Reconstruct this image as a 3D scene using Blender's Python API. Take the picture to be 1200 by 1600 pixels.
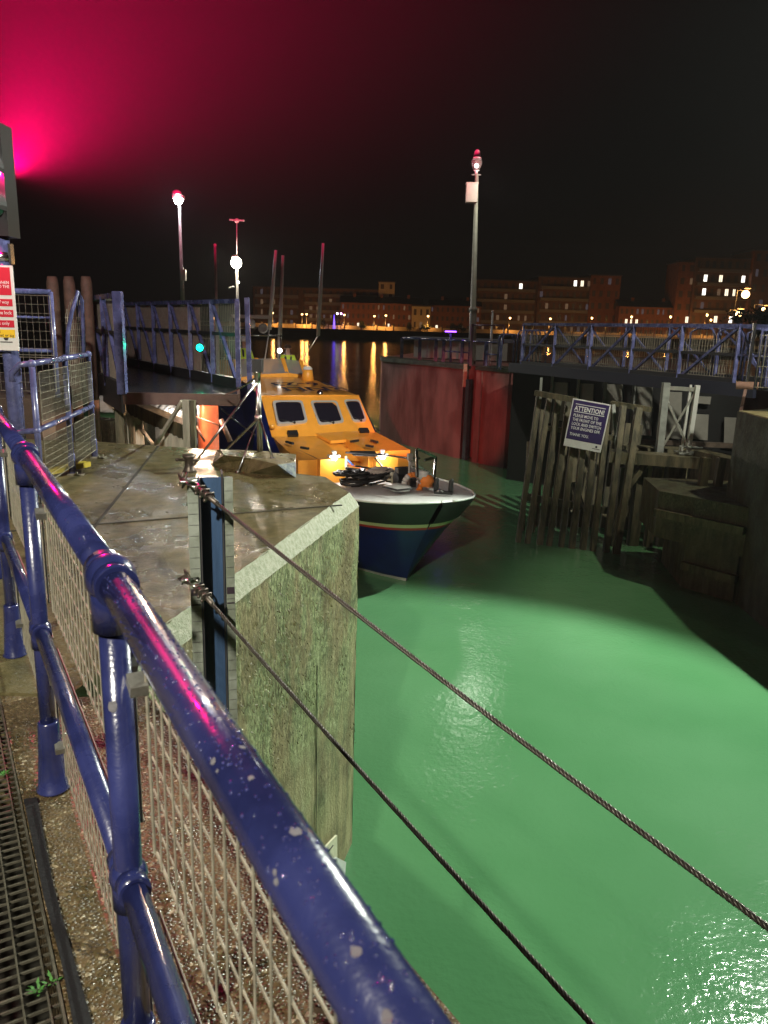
import bpy, math, random
from mathutils import Vector, Matrix, Euler
random.seed(7)
sc = bpy.context.scene
for o in list(bpy.data.objects): bpy.data.objects.remove(o)
COL = sc.collection
R = math.radians
# ------------------------------------------------------------------ camera
CF, CP, CR, CH = 1200.0, R(13.7), R(1.6), 1.5
cam = bpy.data.cameras.new("camera"); co = bpy.data.objects.new("camera", cam); COL.objects.link(co)
cam.sensor_fit = 'VERTICAL'; cam.sensor_height = 24; cam.sensor_width = 18; cam.lens = 18.0
cam.clip_start = 0.05; cam.clip_end = 2000
cam.dof.use_dof = True; cam.dof.focus_distance = 9.0; cam.dof.aperture_fstop = 7.0
co.matrix_world = Matrix.Translation((0, 0, CH)) @ Euler((R(90) - CP, 0, 0)).to_matrix().to_4x4() @ Matrix.Rotation(CR, 4, 'Z')
sc.camera = co
# ------------------------------------------------------------------ world / sun / exposure
w = bpy.data.worlds.new("World"); sc.world = w; w.use_nodes = True
nt = w.node_tree; nt.nodes.clear()
wo = nt.nodes.new("ShaderNodeOutputWorld"); bg = nt.nodes.new("ShaderNodeBackground")
sk = nt.nodes.new("ShaderNodeTexSky"); sk.sky_type = 'NISHITA'; sk.sun_disc = False
sk.sun_elevation = R(-9); sk.sun_rotation = R(210); sk.dust_density = 3
mx = nt.nodes.new("ShaderNodeMixRGB"); mx.inputs[0].default_value = .93; mx.inputs[2].default_value = (.017, .0125, .0115, 1)
nt.links.new(sk.outputs[0], mx.inputs[1]); nt.links.new(mx.outputs[0], bg.inputs[0]); bg.inputs[1].default_value = 0.10
nt.links.new(bg.outputs[0], wo.inputs[0])
sl = bpy.data.lights.new("moonlight", 'SUN'); sl.energy = .006; sl.angle = R(.5); sl.color = (.8, .88, 1)
so = bpy.data.objects.new("moonlight", sl); COL.objects.link(so); so.rotation_euler = (R(40), 0, R(30))
sc.view_settings.view_transform = 'Standard'; sc.view_settings.look = 'None'
sc.view_settings.exposure = 0; sc.view_settings.gamma = 1; sc.view_settings.use_curve_mapping = False
sc.cycles.use_denoising = True
sc.cycles.max_bounces = 5; sc.cycles.diffuse_bounces = 2; sc.cycles.glossy_bounces = 3; sc.cycles.volume_bounces = 0
sc.cycles.transmission_bounces = 4; sc.cycles.sample_clamp_indirect = 3; sc.cycles.caustics_reflective = False; sc.cycles.caustics_refractive = False

def light(name, kind, loc, power, color=(1, 1, 1), radius=.05, aim=None, size=None, blend=.5):
    l = bpy.data.lights.new(name, kind); l.energy = power; l.color = color; l.shadow_soft_size = radius
    o = bpy.data.objects.new(name, l); COL.objects.link(o); o.location = loc
    if kind == 'SPOT': l.spot_size = R(size or 120); l.spot_blend = blend
    if aim: o.rotation_euler = (Vector(aim) - Vector(loc)).to_track_quat('-Z', 'Y').to_euler()
    return o
KEY = (10.2, 14.2, 8.2)            # floodlight on the right hand quay, just outside the frame
BACK = (-2.2, -5.5, 7.0)            # floodlight on the mast behind the photographer
light('quay_floodlight', 'SPOT', KEY, 17500, (.93, 1, .86), .10, (-.5, 7.4, -2.6), 58, .36)
light('walkway_floodlight', 'SPOT', BACK, 7000, (1, .94, .78), .12, (-2.6, 3.2, 0), 50, .7)
light('boat_fill_spot', 'SPOT', (6.0, -2.0, 8.5), 21000, (1, .97, .88), .12, (-1.4, 20.5, -.4), 13, .6)  # unseen spot added to brighten the lifeboat
light('left_bridge_fill_spot', 'SPOT', (BACK[0] + .3, BACK[1], BACK[2] + .2), 5200, (1, .93, .92), .12, (-4.4, 14, 1.1), 17, .7)  # extra spot without a fitting, added to lift the left gate bridge
REDL = (-3.185, 6.33, 2.62)
light('red_signal_light', 'SPOT', (-3.16, 6.26, 2.62), 360, (1, .0, .16), .045, (-.9, 2.0, 1.15), 34, .5)
light('red_signal_glow', 'POINT', (-3.16, 6.26, 2.62), 30, (1, .0, .16), .05)
light('red_signal_beam', 'SPOT', (-3.17, 6.88, 2.66), 540000, (1, .0, .11), .07, (-3.17 - .08, 6.88 + .60, 2.66 + .49), 76, 1.0)

# ------------------------------------------------------------------ pixel + depth -> world point (reference measuring helper)
def ray(x, y):
    u, v = (x - 600) / CF, -(y - 800) / CF
    c, s = math.cos(CR), math.sin(CR)
    U, V = u * c - v * s, u * s + v * c
    return Vector((U, math.cos(CP) + V * math.sin(CP), -math.sin(CP) + V * math.cos(CP)))
def at(x, y, Y):
    d = ray(x, y); t = Y / d.y; return Vector((d.x * t, Y, CH + d.z * t))
def onz(x, y, z=0.0):
    d = ray(x, y); t = (z - CH) / d.z; return Vector((d.x * t, d.y * t, z))

# ------------------------------------------------------------------ materials
def mat(name, col, rough=.5, metal=0, var=.0, vs=8, col2=None, bump=0, bs=60, spec=.5, emit=None, es=0, coat=0, rvar=0, stretch=None, detail=6, coords='Object', alpha=1):
    m = bpy.data.materials.new(name); m.use_nodes = True; n = m.node_tree; p = n.nodes["Principled BSDF"]
    p.inputs["Base Color"].default_value = (*col, 1); p.inputs["Roughness"].default_value = rough; p.inputs["Metallic"].default_value = metal
    p.inputs["Specular IOR Level"].default_value = spec
    if coat: p.inputs["Coat Weight"].default_value = coat; p.inputs["Coat Roughness"].default_value = .08
    if emit: p.inputs["Emission Color"].default_value = (*emit, 1); p.inputs["Emission Strength"].default_value = es
    if alpha < 1: p.inputs["Alpha"].default_value = alpha
    if var or bump or rvar or col2:
        tc = n.nodes.new("ShaderNodeTexCoord"); src = tc.outputs[coords]
        mp = n.nodes.new("ShaderNodeMapping"); n.links.new(src, mp.inputs[0])
        if stretch: mp.inputs["Scale"].default_value = stretch
        nz = n.nodes.new("ShaderNodeTexNoise"); nz.inputs["Scale"].default_value = vs; nz.inputs["Detail"].default_value = detail; nz.inputs["Roughness"].default_value = .62
        n.links.new(mp.outputs[0], nz.inputs[0])
        cr = n.nodes.new("ShaderNodeValToRGB"); cr.color_ramp.elements[0].position = .36; cr.color_ramp.elements[1].position = .64
        c2 = col2 or tuple(c * (1 - var) for c in col)
        cr.color_ramp.elements[0].color = (*c2, 1); cr.color_ramp.elements[1].color = (*col, 1)
        n.links.new(nz.outputs[0], cr.inputs[0]); n.links.new(cr.outputs[0], p.inputs["Base Color"])
        if rvar:
            mr = n.nodes.new("ShaderNodeMapRange"); mr.inputs[1].default_value = .35; mr.inputs[2].default_value = .65
            mr.inputs[3].default_value = max(.02, rough - rvar); mr.inputs[4].default_value = min(1, rough + rvar)
            n.links.new(nz.outputs[0], mr.inputs[0]); n.links.new(mr.outputs[0], p.inputs["Roughness"])
        if bump:
            nb = n.nodes.new("ShaderNodeTexNoise"); nb.inputs["Scale"].default_value = bs; nb.inputs["Detail"].default_value = 5
            n.links.new(mp.outputs[0], nb.inputs[0])
            b = n.nodes.new("ShaderNodeBump"); b.inputs["Strength"].default_value = bump; b.inputs["Distance"].default_value = .02
            n.links.new(nb.outputs[0], b.inputs["Height"]); n.links.new(b.outputs[0], p.inputs["Normal"])
    return m

def nodes(m): return m.node_tree, m.node_tree.nodes["Principled BSDF"]
def ramp(n, stops):
    cr = n.nodes.new("ShaderNodeValToRGB"); e = cr.color_ramp.elements
    while len(e) < len(stops): e.new(.5)
    for k, (p_, c) in enumerate(stops): e[k].position = p_; e[k].color = (*c, 1)
    return cr
def noise(n, src, scale, detail=6, rough=.6):
    z = n.nodes.new("ShaderNodeTexNoise"); z.inputs["Scale"].default_value = scale; z.inputs["Detail"].default_value = detail; z.inputs["Roughness"].default_value = rough
    n.links.new(src, z.inputs[0]); return z.outputs[0]
def mix(n, a, b, f, mode='MIX'):
    q = n.nodes.new("ShaderNodeMixRGB"); q.blend_type = mode
    for s, v in ((0, f), (1, a), (2, b)):
        if isinstance(v, (int, float)): q.inputs[s].default_value = v
        elif isinstance(v, tuple): q.inputs[s].default_value = (*v, 1)
        else: n.links.new(v, q.inputs[s])
    return q.outputs[0]
def mrange(n, v, a, b, c, d):
    q = n.nodes.new("ShaderNodeMapRange"); n.links.new(v, q.inputs[0])
    for k, x in enumerate((a, b, c, d)): q.inputs[k + 1].default_value = x
    return q.outputs[0]
def mapped(n, coords='Object', scale=(1, 1, 1)):
    tc = n.nodes.new("ShaderNodeTexCoord"); mp = n.nodes.new("ShaderNodeMapping"); mp.inputs["Scale"].default_value = scale
    n.links.new(tc.outputs[coords], mp.inputs[0]); return mp.outputs[0]
def bumpn(n, p, h, strength, dist):
    b = n.nodes.new("ShaderNodeBump"); b.inputs["Strength"].default_value = strength; b.inputs["Distance"].default_value = dist
    n.links.new(h, b.inputs["Height"]); n.links.new(b.outputs[0], p.inputs["Normal"])

def mat_wet_concrete():
    m = mat('wet_pier_concrete', (.2, .15, .09), .4); n, p = nodes(m); v = mapped(n)
    a = noise(n, v, .9, 8, .62); b = noise(n, v, 7, 8, .7); c = noise(n, v, 60, 4, .6)
    col = mix(n, ramp_out(n, a, [(.32, (.05, .045, .02)), (.5, (.11, .09, .038)), (.68, (.17, .13, .06))]),
              ramp_out(n, b, [(.38, (.022, .024, .010)), (.5, (.10, .085, .038)), (.66, (.19, .155, .085))]), .5)
    n.links.new(col, p.inputs["Base Color"])
    wet = noise(n, v, 1.6, 7, .65)
    n.links.new(mrange(n, wet, .40, .62, .17, .6), p.inputs["Roughness"])
    h = mix(n, b, c, .45); bumpn(n, p, h, .75, .018)
    return m
def ramp_out(n, fac, stops):
    r = ramp(n, stops); n.links.new(fac, r.inputs[0]); return r.outputs[0]
def mat_gravel():
    m = mat('exposed_aggregate', (.2, .15, .09), .55); n, p = nodes(m); v = mapped(n)
    vo = n.nodes.new("ShaderNodeTexVoronoi"); vo.inputs["Scale"].default_value = 95; n.links.new(v, vo.inputs[0])
    a = noise(n, v, 3, 7, .65); sep = n.nodes.new("ShaderNodeSeparateColor"); n.links.new(vo.outputs["Color"], sep.inputs[0])
    st = ramp_out(n, sep.outputs[0], [(0, (.02, .014, .008)), (.35, (.055, .038, .02)), (.7, (.10, .06, .028)), (.86, (.06, .06, .024)), (.95, (.26, .20, .12)), (1, (.6, .54, .4))])
    dirt = ramp_out(n, a, [(.35, (.03, .028, .01)), (.55, (.11, .075, .032)), (.7, (.17, .12, .055))])
    n.links.new(mix(n, st, dirt, .5), p.inputs["Base Color"])
    n.links.new(mrange(n, a, .4, .65, .25, .7), p.inputs["Roughness"])
    h = mrange(n, vo.outputs["Distance"], 0, .6, 1, 0); bumpn(n, p, h, .7, .008)
    return m
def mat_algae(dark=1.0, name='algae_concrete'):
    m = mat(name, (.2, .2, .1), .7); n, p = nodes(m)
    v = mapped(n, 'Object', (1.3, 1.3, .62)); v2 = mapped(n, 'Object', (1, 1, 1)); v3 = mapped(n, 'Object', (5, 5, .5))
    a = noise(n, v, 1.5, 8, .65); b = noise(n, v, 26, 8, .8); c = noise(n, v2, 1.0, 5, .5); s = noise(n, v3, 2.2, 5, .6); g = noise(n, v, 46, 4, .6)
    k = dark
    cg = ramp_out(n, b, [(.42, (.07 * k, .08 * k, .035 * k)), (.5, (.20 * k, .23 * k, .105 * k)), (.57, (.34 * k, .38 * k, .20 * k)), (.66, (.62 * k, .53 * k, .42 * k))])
    cb = ramp_out(n, b, [(.35, (.09 * k, .065 * k, .03 * k)), (.6, (.30 * k, .25 * k, .13 * k))])
    col = mix(n, cg, cb, mrange(n, a, .47, .56, 0, .9))
    # old tide line: below it the growth thins out to silty bare concrete
    geo = n.nodes.new("ShaderNodeNewGeometry"); sx = n.nodes.new("ShaderNodeSeparateXYZ"); n.links.new(geo.outputs["Position"], sx.inputs[0])
    ad = n.nodes.new("ShaderNodeMath"); ad.operation = 'ADD'; n.links.new(sx.outputs[2], ad.inputs[0]); n.links.new(mrange(n, c, .3, .7, -1.1, 1.1), ad.inputs[1])
    low = mrange(n, ad.outputs[0], -1.4, -2.5, 0, 1)
    bare = ramp_out(n, s, [(.3, (.12 * k, .12 * k, .06 * k)), (.5, (.26 * k, .23 * k, .12 * k)), (.7, (.40 * k, .35 * k, .20 * k))])
    col = mix(n, col, bare, low)
    pat = noise(n, v2, 2.6, 7, .7); drip = noise(n, mapped(n, 'Object', (7, 7, .35)), 1.6, 6, .7)
    col = mix(n, col, (0, 0, 0), mrange(n, pat, .52, .34, 0, .5)); col = mix(n, col, (.5 * k, .5 * k, .34 * k), mrange(n, drip, .60, .74, 0, .55)); col = mix(n, col, (.03 * k, .03 * k, .015 * k), mrange(n, drip, .42, .30, 0, .45))
    n.links.new(col, p.inputs["Base Color"])
    n.links.new(mrange(n, a, .3, .7, .35, .85), p.inputs["Roughness"])
    h = mix(n, b, g, .5); bumpn(n, p, h, .9, .03)
    return m
def mat_paint(name, col, wear=(.33, .31, .33)):
    m = mat(name, col, .22, spec=.6, coat=.6); n, p = nodes(m); v = mapped(n)
    a = noise(n, v, 5, 6, .6); c = noise(n, v, 22, 3, .5)
    col_ = mix(n, tuple(x * .55 for x in col), tuple(min(1, x * 1.25) for x in col), mrange(n, a, .35, .65, 0, 1))
    col_ = mix(n, col_, wear, mrange(n, c, .77, .785, 0, 1))
    n.links.new(col_, p.inputs["Base Color"]); n.links.new(mrange(n, a, .3, .7, .12, .38), p.inputs["Roughness"])
    d = noise(n, v, 140, 2, .5); h = mix(n, c, d, .5); bumpn(n, p, h, .35, .003)
    return m
BLUE = mat_paint('blue_rail_paint', (.020, .025, .100))
BLUE2 = mat_paint('blue_bridge_paint', (.095, .105, .24))
GALV = mat('galvanised_wire', (.34, .31, .24), .5, .2, .35, 20)
ZINC = mat('dull_zinc', (.3, .29, .26), .45, .7, .4, 30)
GRATE = mat('dark_galvanised_grating', (.13, .12, .09), .5, .4, .4, 20)
STEEL = mat('stainless_steel', (.62, .62, .6), .22, 1, .2, 6)
GREYP = mat('grey_pole_paint', (.42, .41, .38), .5, 0, .25, 6, bump=.1)
DARK = mat('black_metal', (.02, .02, .022), .45)
RUBBER = mat('black_rubber', (.012, .012, .013), .5, bump=.2)
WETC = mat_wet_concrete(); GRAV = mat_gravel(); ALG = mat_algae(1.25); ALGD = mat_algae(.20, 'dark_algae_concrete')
COPE = mat('pale_coping_concrete', (.42, .42, .32), .55, 0, .35, 30, col2=(.24, .27, .17), bump=.5, bs=90)
WOOD = mat('wet_old_timber', (.13, .11, .06), .6, 0, .5, 3, col2=(.035, .035, .018), bump=.7, bs=14, stretch=(3, 3, .5))
WOODL = mat('bleached_timber', (.46, .43, .34), .6, 0, .4, 4, bump=.5, bs=20, stretch=(3, 3, .5))
WHITE = mat('white_paint', (.72, .72, .70), .4, 0, .12, 5)
def simple(name, c, r=.5, **k): return mat(name, c, r, **k)
ORANGE = mat('orange_gloss_paint', (.92, .40, .05), .32, 0, .12, 3, coat=.4)
NAVY = mat('navy_gloss_paint', (.006, .012, .10), .3, 0, .3, 2, coat=.0)
GLASSD = mat('dark_glass', (.012, .012, .02), .06, spec=.8)
DECK = mat('grey_nonslip_deck', (.58, .59, .58), .5, 0, .18, 8, bump=.3, bs=120)
def emis(name, c, s): return mat(name, (.1, .1, .1), .5, emit=c, es=s)

# ------------------------------------------------------------------ mesh builder
WM = {}
class MB:
    def __init__(s): s.v = []; s.f = []; s.sm = []
    def add(s, vs, fs, smooth=False):
        o = len(s.v); s.v += [Vector(q) for q in vs]
        for f in fs: s.f.append([o + i for i in f]); s.sm.append(smooth)
        return s
    def box(s, c, d, rz=0, M=None):
        hx, hy, hz = d[0] / 2, d[1] / 2, d[2] / 2
        vs = [Vector((x, y, z)) for z in (-hz, hz) for x, y in ((-hx, -hy), (hx, -hy), (hx, hy), (-hx, hy))]
        T = M if M is not None else Matrix.Translation(c) @ Matrix.Rotation(rz, 4, 'Z')
        return s.add([T @ q for q in vs], [(0, 3, 2, 1), (4, 5, 6, 7), (0, 1, 5, 4), (1, 2, 6, 5), (2, 3, 7, 6), (3, 0, 4, 7)])
    def frame(s, p, q):
        d = (Vector(q) - Vector(p)); L = d.length; z = d.normalized()
        up = Vector((0, 0, 1)) if abs(z.z) < .95 else Vector((0, 1, 0))
        x = up.cross(z).normalized(); y = z.cross(x)
        return Matrix((x, y, z)).transposed(), L
    def bar(s, p, q, w, h=None):          # rectangular bar; w sideways, h up
        h = h or w; m, L = s.frame(p, q); p = Vector(p)
        vs = [p + m @ Vector((x, y, z)) for z in (0, L) for x, y in ((-w / 2, -h / 2), (w / 2, -h / 2), (w / 2, h / 2), (-w / 2, h / 2))]
        return s.add(vs, [(0, 3, 2, 1), (4, 5, 6, 7), (0, 1, 5, 4), (1, 2, 6, 5), (2, 3, 7, 6), (3, 0, 4, 7)])
    def tube(s, pts, r, n=10, caps=True):
        pts = [Vector(q) for q in pts]; rs = r if isinstance(r, (list, tuple)) else [r] * len(pts)
        o = len(s.v); prev = None
        for i, q in enumerate(pts):
            d = (pts[min(i + 1, len(pts) - 1)] - pts[max(i - 1, 0)]).normalized()
            if prev is None:
                up = Vector((0, 0, 1)) if abs(d.z) < .95 else Vector((0, 1, 0)); x = up.cross(d).normalized()
            else: x = (prev - d * prev.dot(d)).normalized()
            prev = x; y = d.cross(x)
            for k in range(n):
                a = 2 * math.pi * k / n; s.v.append(q + (x * math.cos(a) + y * math.sin(a)) * rs[i])
        for i in range(len(pts) - 1):
            for k in range(n):
                a, b = o + i * n + k, o + i * n + (k + 1) % n
                s.f.append([a, b, b + n, a + n]); s.sm.append(n > 4)
        if caps:
            s.f.append([o + k for k in range(n)][::-1]); s.sm.append(False)
            s.f.append([o + (len(pts) - 1) * n + k for k in range(n)]); s.sm.append(False)
        return s
    def ball(s, c, r, n=12, m=8, sz=1.0):
        c = Vector(c); pts = [(math.sin(math.pi * i / m), math.cos(math.pi * i / m)) for i in range(m + 1)]
        return s.lathe(c, [(max(a * r, 1e-4), b * r * sz) for a, b in pts][::-1], n)
    def lathe(s, c, prof, n=16, M=None):
        T = M if M is not None else Matrix.Translation(c)
        o = len(s.v)
        for (rr, z) in prof:
            for k in range(n):
                a = 2 * math.pi * k / n; s.v.append(T @ Vector((rr * math.cos(a), rr * math.sin(a), z)))
        for i in range(len(prof) - 1):
            for k in range(n):
                a, b = o + i * n + k, o + i * n + (k + 1) % n
                s.f.append([a, b, b + n, a + n]); s.sm.append(True)
        s.f.append([o + k for k in range(n)][::-1]); s.sm.append(False)
        s.f.append([o + (len(prof) - 1) * n + k for k in range(n)]); s.sm.append(False)
        return s
    def prism(s, poly, z0, z1):           # plan polygon extruded between two heights
        n = len(poly); vs = [(x, y, z0) for x, y in poly] + [(x, y, z1) for x, y in poly]
        return s.add(vs, [list(range(n))[::-1], [n + i for i in range(n)]] + [[i, (i + 1) % n, n + (i + 1) % n, n + i] for i in range(n)])
    def slab(s, quad, t):                 # quad of 3-D points given a thickness behind its normal
        q = [Vector(a) for a in quad]; nn = (q[1] - q[0]).cross(q[2] - q[0]).normalized() * t
        n = len(q); vs = q + [a - nn for a in q]
        return s.add(vs, [list(range(n)), [n + i for i in range(n)][::-1]] + [[(i + 1) % n, i, n + i, n + (i + 1) % n] for i in range(n)])
    def build(s, name, m, parent=None, local=False, label=None, kind=None):
        me = bpy.data.meshes.new(name)
        vs = s.v
        if parent is not None and not local:
            inv = WM[parent.name].inverted(); vs = [inv @ q for q in vs]
        me.from_pydata([tuple(q) for q in vs], [], s.f); me.validate(clean_customdata=False)
        if len(me.polygons) == len(s.sm): me.polygons.foreach_set('use_smooth', s.sm)
        me.materials.append(m); me.update()
        o = bpy.data.objects.new(name, me); COL.objects.link(o)
        if parent is not None: o.parent = parent; WM[o.name] = WM[parent.name]
        else: WM[o.name] = Matrix.Identity(4)
        if label: o['label'] = label
        if kind: o['kind'] = kind
        return o
def thing(name, label, cat, loc=(0, 0, 0), rz=0, group=None):
    o = bpy.data.objects.new(name, None); COL.objects.link(o); o.location = loc; o.rotation_euler = (0, 0, rz)
    o['label'] = label; o['category'] = cat
    if group: o['group'] = group
    WM[o.name] = Matrix.Translation(loc) @ Matrix.Rotation(rz, 4, 'Z'); return o
def tag(o, label, cat, group=None):
    o['label'] = label; o['category'] = cat
    if group: o['group'] = group
    return o
def dup(root, loc, rz=0, label=None):
    r = root.copy(); COL.objects.link(r); r.location = loc; r.rotation_euler = (0, 0, rz)
    if label: r['label'] = label
    for ch in list(root.children):
        c = ch.copy(); COL.objects.link(c); c.parent = r
        for g in list(ch.children):
            d = g.copy(); COL.objects.link(d); d.parent = c
    return r
def text(body, size, m, parent, M, name='lettering', align='LEFT', sx=1, bold=.0, ls=1.0):
    c = bpy.data.curves.new(name, 'FONT'); c.body = body; c.size = size; c.align_x = align; c.extrude = .001; c.offset = bold; c.space_line = ls
    c.resolution_u = 2
    o = bpy.data.objects.new('font_tmp', c); COL.objects.link(o)
    me = bpy.data.meshes.new_from_object(o.evaluated_get(bpy.context.evaluated_depsgraph_get())); bpy.data.objects.remove(o)
    me.name = name; me.materials.clear(); me.materials.append(m)
    o = bpy.data.objects.new(name, me); COL.objects.link(o); o.parent = parent; WM[o.name] = WM[parent.name]
    o.matrix_local = WM[parent.name].inverted() @ M @ Matrix.Diagonal((sx, 1, 1, 1)); return o
def basis(o, x, y):
    x = Vector(x).normalized(); z = x.cross(Vector(y)).normalized(); y = z.cross(x)
    M = Matrix((x, y, z)).transposed().to_4x4(); M.translation = o; return M
def struct(o, kind='structure'): o['kind'] = kind; return o
WL = -3.7

# =================================================================== SETTING: water, quays, sky air
def grid_sheet(x0, x1, y0, y1, z):
    return MB().add([(x0, y0, z), (x1, y0, z), (x1, y1, z), (x0, y1, z)], [(0, 1, 2, 3)])
wm = mat('murky_harbour_water', (.11, .30, .13), .06, spec=.5); n, p = nodes(wm)
v = mapped(n, 'Object', (1, 1, 1)); a = noise(n, v, 3.2, 3, .5); b = noise(n, v, 13, 3, .55)
g = noise(n, v, .35, 3, .5)
n.links.new(ramp_out(n, g, [(.3, (.068, .20, .085)), (.7, (.10, .25, .12))]), p.inputs["Base Color"])
n.links.new(mrange(n, g, .3, .7, .09, .13), p.inputs["Roughness"])
msk = mrange(n, noise(n, v, .9, 4, .6), .42, .60, .5, 1.15)
bumpn(n, p, mix(n, (0, 0, 0), mix(n, a, b, .55), msk), .36, .045)
struct(grid_sheet(-300, 300, -12, 262, WL).build('water', wm))
seabed = struct(grid_sheet(-300, 300, -12, 330, WL - 1.5).build('ground', mat('silt', (.06, .05, .03), .8, var=.3)))

def pt2(v): return (v.x, v.y)
iA, iB = onz(300, 946), onz(546, 770)                # inner line of the coping on the near pier
oA, oB = onz(300, 994, -.13), onz(561, 791, -.13)    # lower line of the coping
def ext(a, b, k): return a + (a - b) * k
iA = ext(iA, iB, .22); oA = ext(oA, oB, .22)
far1, far2, far3, far4 = onz(508, 745), onz(462, 746), onz(425, 718), onz(300, 700)
pier = thing('lock_pier', 'wet brown concrete pier with a pale chamfered edge and green weedy wall', 'pier', (-1.5, 6, 0))
top = [pt2(iA), pt2(iB), pt2(far1), (far1.x - .35, far1.y + .15), (-1.05, 8.9), (-2.3, 9.1), (-3.6, 9.42), (-12, 9.6), (-12, 2.86), (-1.26, 2.86)]
MB().prism(top, -4.9, 0).build('deck_slab', WETC, pier)
cp = MB(); d0 = oB - oA
N = 60
cv = []
cn = Vector((d0.y, -d0.x, 0)).normalized()
for i in range(N + 1):
    t = i / N; e_ = 1 if 0 < i < N else 0
    cv += [iA.lerp(iB, t) + Vector((0, 0, .004)) + cn * random.uniform(-.006, .004) * e_, oA.lerp(oB, t) + Vector((0, 0, random.uniform(-.006, .004) * e_)) + cn * .004]
cp.add(cv, [[2 * i, 2 * i + 1, 2 * i + 3, 2 * i + 2] for i in range(N)])
c3 = onz(508, 748, -.02) + Vector((.05, 0, 0))
# rounded nose
nose = [(iB, oB)]
for t in (.3, .6, 1):
    nose.append((iB.lerp(far1 + Vector((0, 0, .004)), t * .6), oB.lerp(Vector((far1.x + .13, far1.y, -.13)), t * .6) + Vector((.03 * math.sin(t * 3), .02, 0))))
for (a0, b0), (a1, b1) in zip(nose, nose[1:]):
    cp.add([a0, b0, b1, a1], [(0, 1, 2, 3)])
cp.build('coping', COPE, pier)
fw = MB(); rows = 26; cols = 26
# the wall face, gently uneven like shuttered concrete
for j in range(rows + 1):
    for i in range(cols + 1):
        t = i / cols; q = oA.lerp(oB, t); z = -.13 - 4.5 * j / rows
        nn = Vector((d0.y, -d0.x, 0)).normalized() * (random.uniform(-.007, .007) + (-.012 * j / rows if i == cols else 0))
        fw.v.append(Vector((q.x, q.y, z)) + nn)
for j in range(rows):
    for i in range(cols):
        a_ = j * (cols + 1) + i; fw.f.append([a_, a_ + cols + 1, a_ + cols + 2, a_ + 1]); fw.sm.append(True)
k0 = len(fw.v)
qq = oB; end = Vector((far1.x + .13, far1.y + .1, 0))
fw.add([(oB.x, oB.y, -.13), (oB.x - .006, oB.y, -4.6), (end.x, end.y, -4.6), (end.x, end.y, -.13)], [(0, 1, 2, 3)])
fw.add([(oA.x, oA.y, -.13), (oA.x, oA.y, -4.6), (-1.5, 2.9, -4.6), (-1.5, 2.9, -.13)], [(3, 2, 1, 0)])
fw.build('wall_face', ALG, pier)
MB().bar((oA.lerp(oB, .70).x + .006, oA.lerp(oB, .70).y, -1.2), (oA.lerp(oB, .70).x + .006, oA.lerp(oB, .70).y, -4), .004, .012).build('construction_joint', RUBBER, pier)
wg = MB(); wn_ = Vector((d0.y, -d0.x, 0)).normalized()
clus = [(random.uniform(.02, .98), -.25 - abs(random.gauss(0, .8))) for _ in range(90)]
for _ in range(2600):
    ct, cz = random.choice(clus); t = min(.995, max(.0, ct + random.gauss(0, .025))); z = cz + random.gauss(0, .16)
    if z > -.17 or z < -3.5: continue
    q = oA.lerp(oB, t); l_ = random.uniform(.008, .034); w_ = random.uniform(.002, .006); q = Vector((q.x, q.y, z)) + wn_ * .008; u_ = d0.normalized()
    wg.add([q - u_ * w_, q + u_ * w_, q + u_ * w_ * .4 + wn_ * random.uniform(.004, .014) - Vector((0, 0, l_)), q - u_ * w_ * .4 + wn_ * .006 - Vector((0, 0, l_))], [(0, 1, 2, 3)])
wg.build('weed_growth', mat('short_brown_green_weed', (.20, .19, .07), .5, 0, .5, 3, col2=(.07, .06, .02)), pier, kind='stuff')
# thin dark lines across the deck
j1 = MB()
for a_, b_ in (((-2.05, 5.0), (-2.75, 9.2)), ((-3.4, 4.9), (-.36, 6.35))):
    j1.bar((*a_, .002), (*b_, .002), .022, .008)
j1.build('deck_line', mat('dark_deck_line', (.03, .027, .018), .7), pier)
# raised kerb block with a dark blue painted side on the far lip
pl = thing('raised_plinth', 'low concrete plinth with flaking dark blue side at the far lip of the pier', 'plinth', (-1.3, 8.7, 0))
pp = [pt2(onz(*q_, .13)) for q_ in ((344, 702), (420, 705), (462, 722), (434, 725.5), (396, 717), (350, 711))]
pb_ = [pt2(onz(*q_)) for q_ in ((338, 702.5), (420, 706), (462, 746), (448, 742), (385, 739), (330, 724))]
MB().add([(x, y, .13) for x, y in pp] + [(x, y, -.01) for x, y in pb_], [(5, 4, 3, 2, 1, 0)] + [(i, (i + 1) % 6, 6 + (i + 1) % 6, 6 + i) for i in range(6)]).build('block', WETC, pl)
bp = mat('flaking_dark_blue_paint', (.03, .05, .10), .5, 0, .2, 9, col2=(.22, .25, .22), bump=.4, stretch=(4, 4, .6))
MB().slab([(pb_[3][0], pb_[3][1] - .012, .0), (pb_[2][0], pb_[2][1] - .012, .0), (pp[2][0], pp[2][1] - .012, .128), (pp[3][0], pp[3][1] - .012, .128)], .006).build('painted_side', bp, pl)

# walkway the photographer stands on
edge = [(-1.24, 2.84), (-.97, 2.90), (-.50, 2.33), (-.13, 1.85), (.06, 1.6), (.5, .95), (1.15, 0), (2.6, -2), (3.9, -4), (-12, -4), (-12, 2.84)]
gr = [pt2(onz(-120, 1010)), pt2(onz(0, 1082)), pt2(onz(30, 1200)), pt2(onz(62, 1340)), pt2(onz(100, 1560)), pt2(onz(130, 1800))]
tr0, tr1 = gr[1], gr[4]
gd = Vector((tr1[0] - tr0[0], tr1[1] - tr0[1])).normalized(); gn = Vector((gd.y, -gd.x))   # towards the left of the fence
if gn.x > 0: gn = -gn
ga = Vector(tr0) - gd * 2.2; gb = Vector(tr1) + gd * 2.5
W1 = .62
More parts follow.
